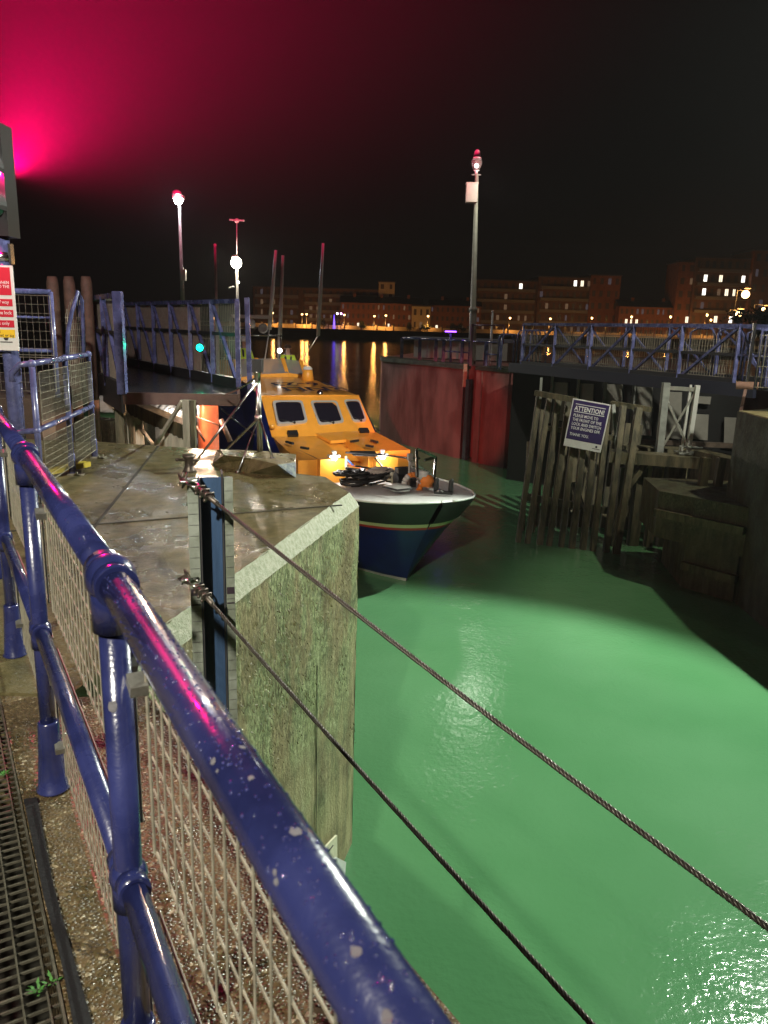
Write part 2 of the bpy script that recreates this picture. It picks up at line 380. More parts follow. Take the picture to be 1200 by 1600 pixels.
# walkway made of two slabs either side of the grated channel
tA = (2.84 - tr0[1]) / gd.y; pA = Vector(tr0) + gd * tA                     # where the channel meets the joint line
pB = Vector(tr0) + gd * ((-4 - tr0[1]) / gd.y)
right_slab = [(-1.24, 2.84)] + edge[1:9] + [tuple(pB), tuple(pA)]
MBr = MB().prism(right_slab, -4.8, -.004)
struct(MBr.build('walkway', GRAV))
pC, pD = pA + gn * W1, pB + gn * W1
struct(MB().prism([tuple(pC), tuple(pD), (-12, -4), (-12, 2.84)], -4.8, -.004).build('pavement', GRAV))
struct(MB().prism([tuple(pA), tuple(pB), tuple(pD), tuple(pC)], -4.8, -.5).build('channel_floor', mat('dark_wet_channel', (.015, .014, .01), .6, var=.4)))
grt = thing('drain_grating', 'galvanised open mesh floor grating over the dark channel left of the near railing', 'grating', (pA.x, pA.y, 0))
gm = MB()
Lg = (pB - pA).length
k = 0
while k * .033 < min(Lg, 4.2):
    q0 = pA + gd * (k * .033 + .02); q1 = q0 + gn * W1
    gm.bar((q0.x, q0.y, -.022), (q1.x, q1.y, -.022), .005, .006); k += 1
gm.build('cross_wires', GRATE, grt)
gm = MB()
for k in range(12):
    q0 = pA + gn * (.03 + k * .052) ; q1 = q0 + gd * 4.2
    gm.bar((q0.x, q0.y, -.028), (q1.x, q1.y, -.028), .004, .03)
gm.build('bearing_bars', GRATE, grt)
gm = MB()
for o_ in (.006, W1 - .006):
    q0 = pA + gn * o_; q1 = q0 + gd * 4.2; gm.bar((q0.x, q0.y, -.02), (q1.x, q1.y, -.02), .006, .036)
gm.build('edge_frame', GRATE, grt)
sm = thing('rail_shadow_strip', 'painted rail shadow, a narrow black strip on the gravelly slab beside the grating', 'strip', (pA.x, pA.y, 0))
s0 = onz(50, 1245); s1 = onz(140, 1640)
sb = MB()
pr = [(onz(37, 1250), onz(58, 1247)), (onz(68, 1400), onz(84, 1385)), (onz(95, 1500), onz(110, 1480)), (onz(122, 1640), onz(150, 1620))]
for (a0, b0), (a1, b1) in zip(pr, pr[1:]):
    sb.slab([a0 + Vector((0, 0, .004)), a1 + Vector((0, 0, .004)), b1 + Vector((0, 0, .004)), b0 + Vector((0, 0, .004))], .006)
sb.build('strip', RUBBER, sm)  # dark strip stands in for the top rail's shadow; material shared with rubber parts
# sprigs of weed in the grating
wd = mat('small_weed_leaves', (.05, .16, .03), .5)
for i, (x, y, l) in enumerate(((58, 1545, 'sprig of green weed growing up through the grating, the nearer of two'), (80, 1535, 'tiny sprig of green weed beside the edge bar of the grating'), (4, 1210, 'small tuft of green weed at the far left of the grating'))):
    c = onz(x, y); m_ = MB()
    for k in range(14 if i != 1 else 7):
        a_ = random.uniform(0, 6.28); r_ = random.uniform(.004, .018); h_ = random.uniform(.002, .02)
        q = c + Vector((math.cos(a_) * r_, math.sin(a_) * r_, h_ - .01)); t_ = Vector((math.cos(a_), math.sin(a_), .5)).normalized() * .011; s_ = Vector((-math.sin(a_), math.cos(a_), .1)) * .004
        m_.add([q - t_ * .6, q + s_, q + t_, q - s_], [(0, 1, 2, 3)])
    tag(m_.build('weed', wd), l, 'weed')

# =================================================================== RAILINGS
def mesh_panel(P, a, b, z0, z1, off, parent, ver=.05, hor=.065, r=.0018, label=None, zb=0, sides=5):
    """weld mesh between two plan points a,b (2-D), set off sideways"""
    a, b = Vector(a), Vector(b); d = (b - a); L = d.length; d.normalize(); nn = Vector((d.y, -d.x)) * off
    dz = zb                       # rise of the far end (for sloping runs)
    def q(s, z): u = a + d * s + nn; return Vector((u.x, u.y, z + dz * s / L))
    m_ = MB(); k = 0
    nv = max(2, round(L / ver)); nh = max(2, round((z1 - z0) / hor))
    for i in range(nv + 1):
        s_ = L * i / nv; m_.tube([q(s_, z0), q(s_, z1)], r * (1.6 if i in (0, nv) else 1), sides, False)
    for j in range(nh + 1):
        z = z0 + (z1 - z0) * j / nh
        u0, u1 = q(0, z), q(L, z); o_ = Vector((nn.x, nn.y, 0)).normalized() * r * 1.9 if off else Vector((0, 0, 0))
        m_.tube([u0 + o_, u1 + o_], r * (1.6 if j in (0, nh) else 1), sides, False)
    return m_.build('mesh_panel', GALV, parent)

# --- the near railing (P0 .. P4), line of posts measured from the photo
_p1 = Vector((-.428, 1.15)); _q = onz(554, 1500, 1.1); _p0 = _p1 + (Vector((_q.x, _q.y)) - _p1).normalized() * 1.24
P = [tuple(_p0), (-.428, 1.15), (-1.055, 2.22), (-1.655, 3.225), (-2.26, 4.27)]
nr = thing('railing', 'glossy wet blue tubular railing with pale wire mesh running close past the viewpoint', 'railing', (*P[2], 0))
RT, MIDZ = 1.10, .555
ex = (Vector(P[0]) - Vector(P[1])).normalized()
pts = [(*(Vector(P[0]) + ex * .9), RT)] + [(*p_, RT) for p_ in P]
mb = MB()
for (x0, y0, z0), (x1, y1, z1) in zip(pts, pts[1:]):
    a_, b_ = Vector((x0, y0, z0)), Vector((x1, y1, z1)); d = (b_ - a_).normalized()
    mb.tube([a_, b_], .0262, 28)
top_rail = mb.build('top_rail', BLUE, nr)
mb = MB()
for (x0, y0, z0), (x1, y1, z1) in zip(pts, pts[1:]):
    mb.tube([(x0, y0, MIDZ), (x1, y1, MIDZ)], .0215, 20)
mb.build('mid_rail', BLUE, nr)
for i, (x, y) in enumerate(P):
    m_ = MB().lathe((x, y, 0), [(.024, .0), (.024, 1.06)], 24)
    pst = m_.build('post', BLUE, nr)
    fl = MB().lathe((x, y, 0), [(.052, 0), (.052, .006), (.046, .012), (.038, .12), (.034, .19), (.032, .235), (.0305, .24), (.0265, .242)], 24); fl.build('foot_sleeve', BLUE, pst)
    for zz, rr in ((RT, .040), (MIDZ, .033)):
        d = Vector((P[1][0] - P[2][0], P[1][1] - P[2][1], 0)).normalized()
        fit = MB().ball((x, y, zz), rr, 24, 16)
        fit.lathe((x, y, zz), [(.033 if zz == RT else .029, -.085 if zz == RT else -.06), (.033 if zz == RT else .029, 0)], 24)
        rr2 = .0335 if zz == RT else .0275
        for s_ in (-1, 1):
            fit.tube([Vector((x, y, zz)) + d * (s_ * .02), Vector((x, y, zz)) + d * (s_ * .052)], rr2, 24)
        fit.build('ball_joint', BLUE, pst)
# wear chips showing bare grey undercoat
chip = mat('bare_undercoat', (.15, .145, .16), .6, bump=.3)
def chips(lst, parent, r0, axis_pts):
    a_, b_ = Vector(axis_pts[0]), Vector(axis_pts[1]); d = (b_ - a_).normalized()
    for (px, py, sz) in lst:
        m_ = MB()
        rr = ray(px, py); o_ = Vector((0, 0, CH))
        # first hit of the view ray with the tube
        dd = rr - d * rr.dot(d); oo = (o_ - a_) - d * (o_ - a_).dot(d)
        A, B_, C_ = dd.dot(dd), 2 * dd.dot(oo), oo.dot(oo) - r0 * r0
        disc = B_ * B_ - 4 * A * C_
        if disc < 0: continue
        t_ = (-B_ - math.sqrt(disc)) / (2 * A); hp = o_ + rr * t_
        nn = (hp - a_ - d * (hp - a_).dot(d)).normalized(); tt = nn.cross(d)
        n_ = 11; ring = []
        for k in range(n_):
            an = 2 * math.pi * k / n_; q_ = random.uniform(.65, 1.15) * sz
            loc = hp + d * (math.cos(an) * q_ * 1.3) + tt * (math.sin(an) * q_)
            rad = (loc - a_ - d * (loc - a_).dot(d)).normalized(); ax = a_ + d * (loc - a_).dot(d)
            ring.append(ax + rad * (r0 + .0006))
        m_.add([hp + nn * .0008] + ring, [(0, 1 + k, 1 + (k + 1) % n_) for k in range(n_)], True); m_.build('paint_chip', chip, parent)
chips([(175, 1105, .010)], nr, .024, [(*P[1], 0), (*P[1], 1)])
chips([(333, 1190, .0035), (340, 1205, .002), (378, 1168, .003), (392, 1216, .003), (462, 1300, .005), (430, 1363, .0025), (557, 1487, .004), (432, 1378, .003), (605, 1590, .004), (150, 893, .004)], nr, .0262, [(*P[1], RT), (*P[0], RT)])
# raindrops on the tubes
dr = MB(); tubes = [((*P[0], RT), (*P[1], RT), .0262, 900), ((*P[1], RT), (*P[2], RT), .0262, 420), ((*P[2], RT), (*P[3], RT), .0262, 150), ((*P[1], MIDZ), (*P[2], MIDZ), .0215, 80)]
for a_, b_, r_, n_ in tubes:
    a_, b_ = Vector(a_), Vector(b_); d = (b_ - a_).normalized(); x_ = Vector((0, 0, 1)).cross(d).normalized(); y_ = d.cross(x_)
    if y_.z < 0: y_ = -y_
    for _ in range(n_):
        t_ = random.random(); an = random.gauss(math.pi / 2, .95); nn = x_ * math.cos(an) + y_ * math.sin(an)
        c = a_.lerp(b_, t_) + nn * r_; s_ = random.uniform(.0006, .0021) * (.8 if r_ < .025 else 1); u_ = nn.cross(d)
        ring = [c + (d * math.cos(q) + u_ * math.sin(q)) * s_ for q in [k * 1.0472 for k in range(6)]]
        ring2 = [c + (d * math.cos(q) + u_ * math.sin(q)) * s_ * .7 + nn * s_ * .45 for q in [k * 1.0472 for k in range(6)]]
        dr.add(ring + ring2 + [c + nn * s_ * .62], [(k, (k + 1) % 6, 6 + (k + 1) % 6, 6 + k) for k in range(6)] + [(6 + k, 6 + (k + 1) % 6, 12) for k in range(6)], True)
drops = dr.build('raindrops', mat('raindrop', (.03, .034, .13), .04, spec=1.0, coat=1), nr, kind='stuff')
# mesh panels on the lock side of the near railing, with clamps
for i in range(4):
    a_, b_ = Vector(P[i]), Vector(P[i + 1]); d = (b_ - a_).normalized()
    a2, b2 = a_ + d * .045, b_ - d * .05
    mesh_panel(None, a2, b2, .62, 1.045, -.036 if False else .036, nr)
    mesh_panel(None, a2, b2, .06, .50, .036, nr)
nrm = Vector((ex.y, -ex.x)); nrm = nrm if nrm.x > 0 else -nrm
for i in range(1, 4):
    for z in (.93, .40, .16):
        for s_ in (-1, 1):
            c = Vector(P[i]) + ex * (.04 * s_) + nrm * .024
            cl = MB(); cl.box((0, 0, 0), (.028, .036, .02), M=Matrix.Translation((c.x, c.y, z)) @ Matrix.Rotation(math.atan2(nrm.y, nrm.x), 4, 'Z') @ Matrix.Rotation(.3, 4, 'X'))
            cl.tube([(c.x, c.y, z), (c.x + nrm.x * .03, c.y + nrm.y * .03, z)], .006, 8); cl.build('panel_clamp', ZINC, nr)

# --- the railing round the signal pole
Q = [(-3.22, 6.35), (-2.93, 7.08), (-3.17, 8.3)]
qa = onz(48, 700); 
A0 = Vector((at(48, 573, 6.75).x, 6.75)); B0 = Vector((-2.945, 7.08)); C0 = Vector((-3.185, 8.3))
A0 = Vector((at(50, 573, 6.4).x, 6.4)); B0 = Vector((at(101, 560, 7.35).x, 7.35)); C0 = Vector((at(138, 553, 8.3).x, 8.3))
fr = thing('railing', 'blue railing of two mesh bays standing on the wet pier beside the signal pole', 'railing', (B0.x, B0.y, 0))
m_ = MB(); m2 = MB()
for a_, b_ in ((A0, B0), (B0, C0)):
    m_.tube([(*a_, 1.11), (*b_, 1.11)], .026, 12); m2.tube([(*a_, .56), (*b_, .56)], .024, 12)
lft = A0 + Vector((-.16, -.02))
m_.tube([(*A0, 1.11), (*(A0.lerp(lft, .6)), 1.10), (lft.x, lft.y, 1.03), (lft.x, lft.y, .96)], .026, 12)
m2.tube([(*A0, .56), (lft.x - .3, lft.y, .5)], .024, 12)
m_.build('top_rail', BLUE2, fr); m2.build('mid_rail', BLUE2, fr)
for q in (A0, B0, C0):
    pst = MB().tube([(*q, 0), (*q, 1.11)], .026, 14).ball((*q, 1.11), .036).ball((*q, .56), .034).lathe((*q, 0), [(.036, 0), (.034, .2), (.027, .21)], 14).build('post', BLUE2, fr)
    MB().box((q.x + .05, q.y - .02, .008), (.15, .10, .012)).tube([(q.x + .09, q.y, .01), (q.x + .09, q.y, .04)], .01, 8).tube([(q.x + .06, q.y - .05, .01), (q.x + .06, q.y - .05, .035)], .01, 8).build('base_plate', GALV, pst)
for a_, b_ in ((A0, B0), (B0, C0)):
    d = (b_ - a_).normalized()
    for z0, z1 in ((.63, 1.04), (.10, .49)):
        mesh_panel(None, a_ + d * .06, b_ - d * .06, z0, z1, .03, fr, .03, .06, .0022, sides=4)
# yellow kick board on the ground behind the mesh
tag(MB().box((0, 0, 0), (.09, .85, .05), M=Matrix.Translation(onz(86, 735, .06)) @ Matrix.Rotation(R(-22), 4, 'Z')).build('kick_board', mat('yellow_paint', (.6, .45, .05), .5, var=.3)), 'short yellow board lying on the ground behind the mesh railing', 'board')

# --- signal
SX, SY = -3.19, 6.60
sg = thing('lock_signal', 'tall lock traffic signal on a blue pole, its upper lens glowing magenta red', 'signal', (SX, SY, 0))
MB().tube([(SX, SY, 0), (SX, SY, 2.2)], .065, 20).lathe((SX, SY, 0), [(.13, 0), (.13, .03), (.08, .05)], 16).build('pole', BLUE2, sg)
MB().tube([(SX, SY, 1.92), (SX, SY, 1.99)], .074, 20).box((SX + .075, SY, 1.98), (.02, .06, .16)).build('bracket', STEEL, sg)
hd = MB().box((SX - .02, SY, 2.53), (.27, .20, .84)).build('head', mat('signal_housing', (.02, .02, .02), .3, coat=.5), sg)
for z, on in ((2.80 - .18, True), (2.80 - .46, False), ):
    T = Matrix.Translation((SX, SY - .105, z)) @ Matrix.Rotation(R(90), 4, 'X')
    MB().lathe(0, [(.105, -.004), (.105, .012), (.07, .035), (.01, .042)], 24, T).build('lens', emis('red_lens_lit', (1, .05, .35), 28) if on else simple('green_lens_unlit', (.01, .05, .03), .15), hd)
    vz = MB(); n_ = 14
    for k in range(n_):
        a0, a1 = R(200 - 220 * k / n_), R(200 - 220 * (k + 1) / n_)
        q = [Vector((SX + math.cos(a0) * .118, SY - .10, z + math.sin(a0) * .118)), Vector((SX + math.cos(a1) * .118, SY - .10, z + math.sin(a1) * .118))]
        q += [q[1] + Vector((0, -.16, 0)), q[0] + Vector((0, -.16, 0))]
        vz.slab(q, .003)
    vz.build('visor', DARK, hd)
    T = Matrix.Translation((SX, SY + .105, z)) @ Matrix.Rotation(R(-90), 4, 'X')
    MB().lathe(0, [(.105, -.004), (.105, .012), (.07, .035), (.01, .042)], 24, T).build('lens', bpy.data.materials['red_lens_lit'] if on else bpy.data.materials['green_lens_unlit'], hd)
# instruction board on the pole
bd = thing('instruction_sign', 'white notice with red panels and one yellow panel fixed to the blue signal pole', 'sign', (SX, SY - .1, 1.2))
BW, BH = .62, .71
br = at(30, 548, 6.48); tr_ = at(20, 415, 6.48)
bc = Vector(((br.x + tr_.x) / 2 - BW / 2, 6.48, (br.z + tr_.z) / 2)); BH = tr_.z - br.z
MB().box(bc, (BW, .008, BH)).build('board', WHITE, bd)
REDP = simple('red_sign_vinyl', (.55, .005, .03)); YEL = simple('yellow_sign_vinyl', (.85, .55, .02)); WV = simple('white_sign_vinyl', (.8, .8, .8)); BKV = simple('black_sign_vinyl', (.03, .02, .03))
def sub(z0, z1, m): 
    MB().box((bc.x, 6.474, bc.z + BH / 2 - (z0 + z1) / 2 * BH), (BW - .045, .003, (z1 - z0) * BH)).build('panel', m, bd)
sub(.022, .345, REDP); sub(.39, .475, REDP); sub(.515, .60, REDP); sub(.64, .725, REDP); sub(.75, .845, YEL)
def stext(body, fz, size, m, right=.035, align='RIGHT'):
    M = basis(Vector((bc.x + BW / 2 - right, 6.4705, bc.z + BH / 2 - fz * BH)), (1, 0, 0), (0, 0, 1)); return text(body, size, m, bd, M, align=align, sx=.9)
stext('DO NOT CROSS THE BARRIERS WHEN', .215, .034, WV); stext('LIGHTS FLASH OR GO TO THE', .262, .034, WV); stext('GATES', .305, .034, WV, .14)
stext('Boats have right of way', .445, .040, WV, .05); stext('Do not cross the lock', .57, .040, WV); stext('For boats only', .695, .040, WV, .06)
stext('Caution', .79, .045, BKV, .14); stext('Surfaces may be wet or icy', .835, .036, BKV, .03)
lg = MB().lathe(0, [(.02, 0), (.02, .002)], 16, Matrix.Translation((bc.x + BW / 2 - .10, 6.475, bc.z - BH / 2 + .10)) @ Matrix.Rotation(R(90), 4, 'X')).build('logo', BKV, bd)
MB().box((bc.x + BW / 2 - .10, 6.474, bc.z - BH / 2 + .068), (.10, .003, .008)).build('logo_underline', BKV, bd)

# =================================================================== GAUGE POST AND WIRE ROPES
gx0, gx1, gy = -.868, -.684, 3.3
gp = thing('tide_gauge_post', 'upright blue steel channel with white graduated scale boards on both edges', 'gauge post', (-.78, 3.3, -2))
ZT = .835
steelblue = mat('slate_blue_steel', (.05, .10, .20), .4, 0, .35, 2.5, bump=.15, stretch=(4, 4, .5))
ang = R(14)      # slightly turned
def gq(u, v_, z): return Vector((gx0 + u * math.cos(ang) - v_ * math.sin(ang) * 1, gy + u * math.sin(ang) + v_ * math.cos(ang), z))
def gslab(u0, v0, u1, v1, z0, z1):
    a_, b_, c_, d_ = gq(u0, v0, z0), gq(u1, v0, z0), gq(u1, v1, z0), gq(u0, v1, z0)
    return [(p_.x, p_.y) for p_ in (a_, b_, c_, d_)]
Wd = .195
m_ = MB(); m_.prism(gslab(.0, .05, Wd, .058, 0, 0), -4, ZT - .02); m_.build('web', steelblue, gp)
m_ = MB(); m_.prism(gslab(.050, -.055, .056, .0495, 0, 0), -4, ZT - .01); m_.prism(gslab(Wd - .048, -.055, Wd - .042, .0495, 0, 0), -4, ZT + .015); m_.build('flange', mat('dark_steel_flange', (.05, .05, .055), .5, 0, .3, 5), gp)
scm = mat('weathered_white_scale', (.30, .33, .29), .5, 0, .4, 6, col2=(.15, .17, .13), bump=.15)
lines = MB()
for (u0, u1) in ((.0, .046), (Wd - .038, Wd)):
    m_ = MB(); m_.prism(gslab(u0, -.060, u1, -.052, 0, 0), -2.2 if u0 == 0 else -1.0, ZT); m_.build('scale_board', scm, gp)
    z = ZT - .06; k = 0
    while z > -1.3:
        a_, b_ = gq(u0 + .002, -.0605, z), gq(u1 - .002, -.0605, z)
        lines.bar(a_, b_, .002, .0014); z -= .05; k += 1
    for zz in (ZT - .52, ZT - .58):
        a_, b_ = gq(u0 + .002, -.061, zz), gq(u1 - .002, -.061, zz)
        lines.bar(a_, b_, .002, .032 if zz > ZT - .55 else .006)
lines.build('graduations', BKV, gp)
rust = mat('rusty_galvanised_shackle', (.16, .13, .11), .45, .7, .5, 40)
def rope(name, label, a_, b_, k, seed):
    a_, b_ = Vector(a_), Vector(b_); b2 = a_ + (b_ - a_) * k; L = (b2 - a_).length
    t = thing(name, label, 'wire rope', a_, 0, 'barrier ropes tied to the gauge post')
    fx, _ = MB().frame(a_, b2)
    def along(s): 
        u = s / L; q = a_.lerp(b2, u); q.z -= .035 * 4 * u * (1 - u); return q
    st = MB(); ns = 4; R0 = .0088; rs = .0042; steps = int(L / .006)
    for j in range(ns):
        pts = []
        for i in range(steps + 1):
            s_ = .20 + (L - .20) * i / steps; an = 2 * math.pi * (s_ / .055 + j / ns)
            pts.append(along(s_) + fx @ Vector((math.cos(an), math.sin(an), 0)) * (R0 - rs))
        st.tube(pts, rs, 5, False)
    st.build('twisted_strands', mat('dark_wire_rope_' + str(seed), (.075, .065, .055), .38, .6, .3, 40), t)
    # end fittings: shackle through the scale board, thimble, three clips
    f = MB()
    ring = [a_ + fx @ Vector((math.cos(q) * .022, 0, .03 + math.sin(q) * .036)) for q in [k_ * math.pi / 6 for k_ in range(13)]]
    f.tube(ring, .005, 8); f.tube([a_ + fx @ Vector((-.035, 0, 0)), a_ + fx @ Vector((.035, 0, 0))], .006, 8)
    f.ball(a_ + fx @ Vector((-.036, 0, 0)), .010, 8, 6)
    f.build('shackle', STEEL, t)
    f = MB()
    for s_ in (.09, .125, .16):
        c = along(s_); f.tube([c + fx @ Vector((-.02, 0, 0)), c + fx @ Vector((-.018, .018, 0)), c + fx @ Vector((.018, .018, 0)), c + fx @ Vector((.02, 0, 0))], .005, 8)
        f.box((0, 0, 0), (.044, .018, .016), M=Matrix.Translation(c) @ fx.to_4x4())
        f.ball(c + fx @ Vector((.02, -.012, 0)), .008, 8, 6); f.ball(c + fx @ Vector((-.02, -.012, 0)), .008, 8, 6)
    f.tube([along(.06), along(.22)], .011, 10)
    f.build('wire_clip', rust, t)
    # loose tail behind the board
    f = MB(); c = a_ + Vector((-.03, .03, 0))
    for k_ in range(3):
        pts = [c + Vector((random.uniform(-.03, .02), random.uniform(-.02, .02), random.uniform(-.035, .035))) for _ in range(5)]
        f.tube([a_] + pts, .005, 6)
    f.build('loose_wire_end', rust, t)
    return t
ra = gq(.015, -.085, 0); 
r1a = at(296, 752, ra.y); r1b = ray(1200, 1427); r1b = Vector((0, 0, CH)) + r1b * 1.72
r2a = at(298, 905, ra.y); r2b = Vector((0, 0, CH)) + ray(945, 1602) * 1.80
rope('wire_rope', 'upper of two dark twisted wire ropes stretching from the top of the gauge post', r1a, r1b, 1.7, 1)
rope('wire_rope', 'lower of two dark twisted wire ropes tied halfway up the gauge post', r2a, r2b, 1.7, 2)
# small white boards low on the pier wall
wb = thing('marker_board', 'white angular marker boards fixed low on the weedy pier wall just above the water', 'marker', at(520, 1340, 6.0))
def wallq(px, py, off=.03):
    # point on the pier wall plane pushed out a little
    nn = Vector((d0.y, -d0.x, 0)).normalized(); nn = nn if nn.x > 0 else -nn
    rr = ray(px, py); o_ = Vector((0, 0, CH)); t_ = ((oA + nn * off) - o_).dot(nn) / rr.dot(nn); return o_ + rr * t_
MB().slab([wallq(498, 1335, .05), wallq(527, 1305, .05), wallq(527, 1345, .05), wallq(505, 1372, .05)][::-1], .02).build('upper_board', mat('cream_board', (.7, .68, .5), .5, var=.2, vs=20), wb)
MB().slab([wallq(500, 1352, .09), wallq(527, 1340, .09), wallq(541, 1347, .09), wallq(538, 1382, .09), wallq(505, 1385, .09)][::-1], .02).build('lower_board', WHITE, wb)
MB().slab([wallq(512, 1330, .094), wallq(520, 1320, .094), wallq(521, 1321, .094), wallq(513, 1332, .094)], .002).build('scratch_mark', BKV, wb)

# =================================================================== TRIPOD MAST, BOLLARD
tb = onz(405, 706, .13)
tm = thing('tripod_mast', 'stainless tube mast with splayed stays standing on the far lip of the pier', 'mast', (tb.x, tb.y, .13))
Tt = Vector((tb.x - .01, tb.y, at(400, 588, tb.y).z)); Tm = Tt.lerp(Vector((tb.x, tb.y, .13)), .55)
MB().tube([tb, Tt + Vector((0, 0, .05))], .022, 14).tube([tb + Vector((.028, .01, 0)), Tt + Vector((.02, .01, -.0))], .012, 10).build('pole', STEEL, tm)
MB().lathe(Tt, [(.03, -.06), (.034, -.04), (.034, .03), (.05, .045), (.015, .06)], 12).build('cap', STEEL, tm)
sf = onz(297, 733, .0)
for a_, b_, r_ in ((Tt + Vector((0, 0, -.05)), sf, .013), (Tm, onz(350, 706, .0), .014), (Tm, onz(372, 738, .0), .009), (Tm + Vector((0, 0, .05)), onz(426, 716, .13), .012)):
    MB().tube([a_, b_], r_, 10).lathe((b_.x, b_.y, b_.z), [(.03, 0), (.03, .012)], 10).build('stay', STEEL, tm)
MB().box(Tt + Vector((0, .03, .11)), (.10, .14, .13)).build('lamp_housing', DARK, tm)
MB().lathe(Tm, [(.036, -.04), (.036, .04)], 14).build('collar', STEEL, tm)
arm_end = at(350, 617, 11.0)
MB().tube([Tt + Vector((-.02, 0, -.02)), Tt.lerp(arm_end, .5) + Vector((0, 0, -.03)), arm_end], .012, 8).build('tie_bar', STEEL, tm)
bb = onz(296, 737)
bol = thing('mooring_bollard', 'small wet steel mooring bollard at the foot of the long stay', 'bollard', bb)
MB().lathe(bb, [(.07, 0), (.06, .02), (.045, .05), (.042, .13), (.065, .15), (.068, .165), (.045, .18)], 18).build('post', rust, bol)
MB().tube([bb + Vector((-.12, 0, .12)), bb + Vector((.10, 0, .12))], .014, 10).ball(bb + Vector((-.12, 0, .12)), .02, 8, 6).build('cross_pin', rust, bol)

# =================================================================== LIFEBOAT (local axes: x forward, y to port, z up from the waterline)
TH0 = R(-66.0)
_b0 = Vector((0.62 + math.cos(R(-64.77)) * -6, 15.34 + math.sin(R(-64.77)) * -6))
BXY = _b0 + Vector((math.cos(TH0), math.sin(TH0))) * 6
boat = thing('lifeboat', 'orange and navy lifeboat with three dark front windows coming round the end of the pier', 'lifeboat', (BXY.x, BXY.y, WL), TH0)
def L3(a): return WM[boat.name].inverted() @ Vector(a)
def interp(t, tab):
    for (a0, b0), (a1, b1) in zip(tab, tab[1:]):
        if t <= a1: return b0 + (b1 - b0) * (t - a0) / (a1 - a0)
    return tab[-1][1]
GU = [(0, 0), (.04, .34), (.15, .62), (.35, .88), (.7, 1.13), (1.2, 1.35), (2, 1.6), (3, 1.82), (5, 2.15), (8, 2.38), (17, 2.32)]
WLP = [(0, 0), (.5, .34), (1, .62), (2, 1.07), (3, 1.42), (4.5, 1.75), (7, 2.05), (15, 2.15)]
SHEER = [(-1.9, 1.0), (0, .98), (2, .88), (4, .77), (9, .68), (15, .64)]     # by distance aft of the tip
SS = [0, .03, .07, .13, .22, .35, .5, .7, .95, 1.25, 1.7, 2.2, 3, 4, 5.2, 6.8, 9, 11.5, 13.5, 15.6]
def xs(zn): return 1.38 * max(0, zn) ** 1.25 + (.5 * zn if zn < 0 else 0)
def G(s_, zn, side, off=0):
    k = max(0, min(1, zn)); k2 = k ** .8
    hw = (1 - k2) * interp(s_, WLP) + k2 * interp(s_, GU)
    if zn < 0: hw *= max(0, 1 + zn * 3)
    x = xs(zn) - s_; z = zn * 2.02 * interp(max(0, s_), SHEER) if zn > 0 else zn * 2
    if off: hw += off; x += off * .6 * math.exp(-s_ * 1.5)
    return Vector((x, side * hw, z))
def strip(levels, off=0):
    m_ = MB()
    for side in (-1, 1):
        o_ = len(m_.v)
        for zn in levels:
            offz = off(zn) if callable(off) else off
            for s_ in SS: m_.v.append(G(s_, zn, side, offz))
        for j in range(len(levels) - 1):
            for i in range(len(SS) - 1):
                a_ = o_ + j * len(SS) + i; q = [a_, a_ + 1, a_ + 1 + len(SS), a_ + len(SS)]
                m_.f.append(q if side > 0 else q[::-1]); m_.sm.append(True)
    # transom
    a_ = [G(SS[-1], zn, -1, off if not callable(off) else 0) for zn in levels]; b_ = [G(SS[-1], zn, 1, off if not callable(off) else 0) for zn in levels]
    m_.add(a_ + b_[::-1], [list(range(len(a_) * 2))])
    return m_
hull = strip([-.2, -.05, 0, .04, .12, .25, .4, .52, .62, .68]).build('hull', NAVY, boat, True)
strip([-.01, .035], .008).build('boot_top', mat('dull_white_boot_top', (.45, .46, .42), .5, var=.4, vs=3), hull, True)
strip([.67, .705], .012).build('red_line', simple('red_line_paint', (.32, .02, .02), .4), hull, True)
strip([.70, .745], .016).build('cream_line', simple('cream_line_paint', (.42, .38, .22), .4), hull, True)
strip([.742, .76, .86, .96, 1.0, 1.005], lambda z: .055 if .75 < z < .99 else .02).build('rubber_belt', RUBBER, boat, True)
dk = MB(); 
for side in (1,):
    for s_ in SS:
        l_, r_ = G(s_, 1.0, 1, .02), G(s_, 1.0, -1, .02)
        for t in range(9): 
            u = t / 8; q = r_.lerp(l_, u); q.z += .05 * (1 - (2 * u - 1) ** 2) + .002; dk.v.append(q)
for i in range(len(SS) - 1):
    for t in range(8):
        a_ = i * 9 + t; dk.f.append([a_, a_ + 9, a_ + 10, a_ + 1]); dk.sm.append(True)
dk.build('deck', DECK, boat, True)
pale = simple('pale_gunwale_edge', (.6, .62, .6), .35)
ge = MB()
for side in (-1, 1):
    ge.tube([G(s_, 1.0, side, .012) + Vector((0, 0, .02)) for s_ in SS[(0 if side < 0 else 1):]], .022, 8)
ge.build('toe_rail', pale, boat, True)
# superstructure shell -------------------------------------------------
RF, RB = -6.22, -9.75        # roof front / back
def quadm(name, quads, m, parent=boat, t=.03):
    b_ = MB()
    for q in quads: b_.slab(q, t)
    return b_.build(name, m, parent, True)
V3 = Vector
# front plane with facetted corners
FT = [(-6.33, -1.40, 3.27), (-6.18, -.42, 3.28), (-6.14, .75, 3.28), (-6.24, 1.36, 3.26)]
FB = [(-5.10, -1.45, 2.36), (-5.0, -.50, 2.36), (-4.98, .80, 2.36), (-5.05, 1.40, 2.34)]
cabin = MB()
cab_v = [V3(a) for a in FT] + [V3(a) for a in FB]
cabin.add(cab_v, [(0, 4, 5, 1), (1, 5, 6, 2), (2, 6, 7, 3)])
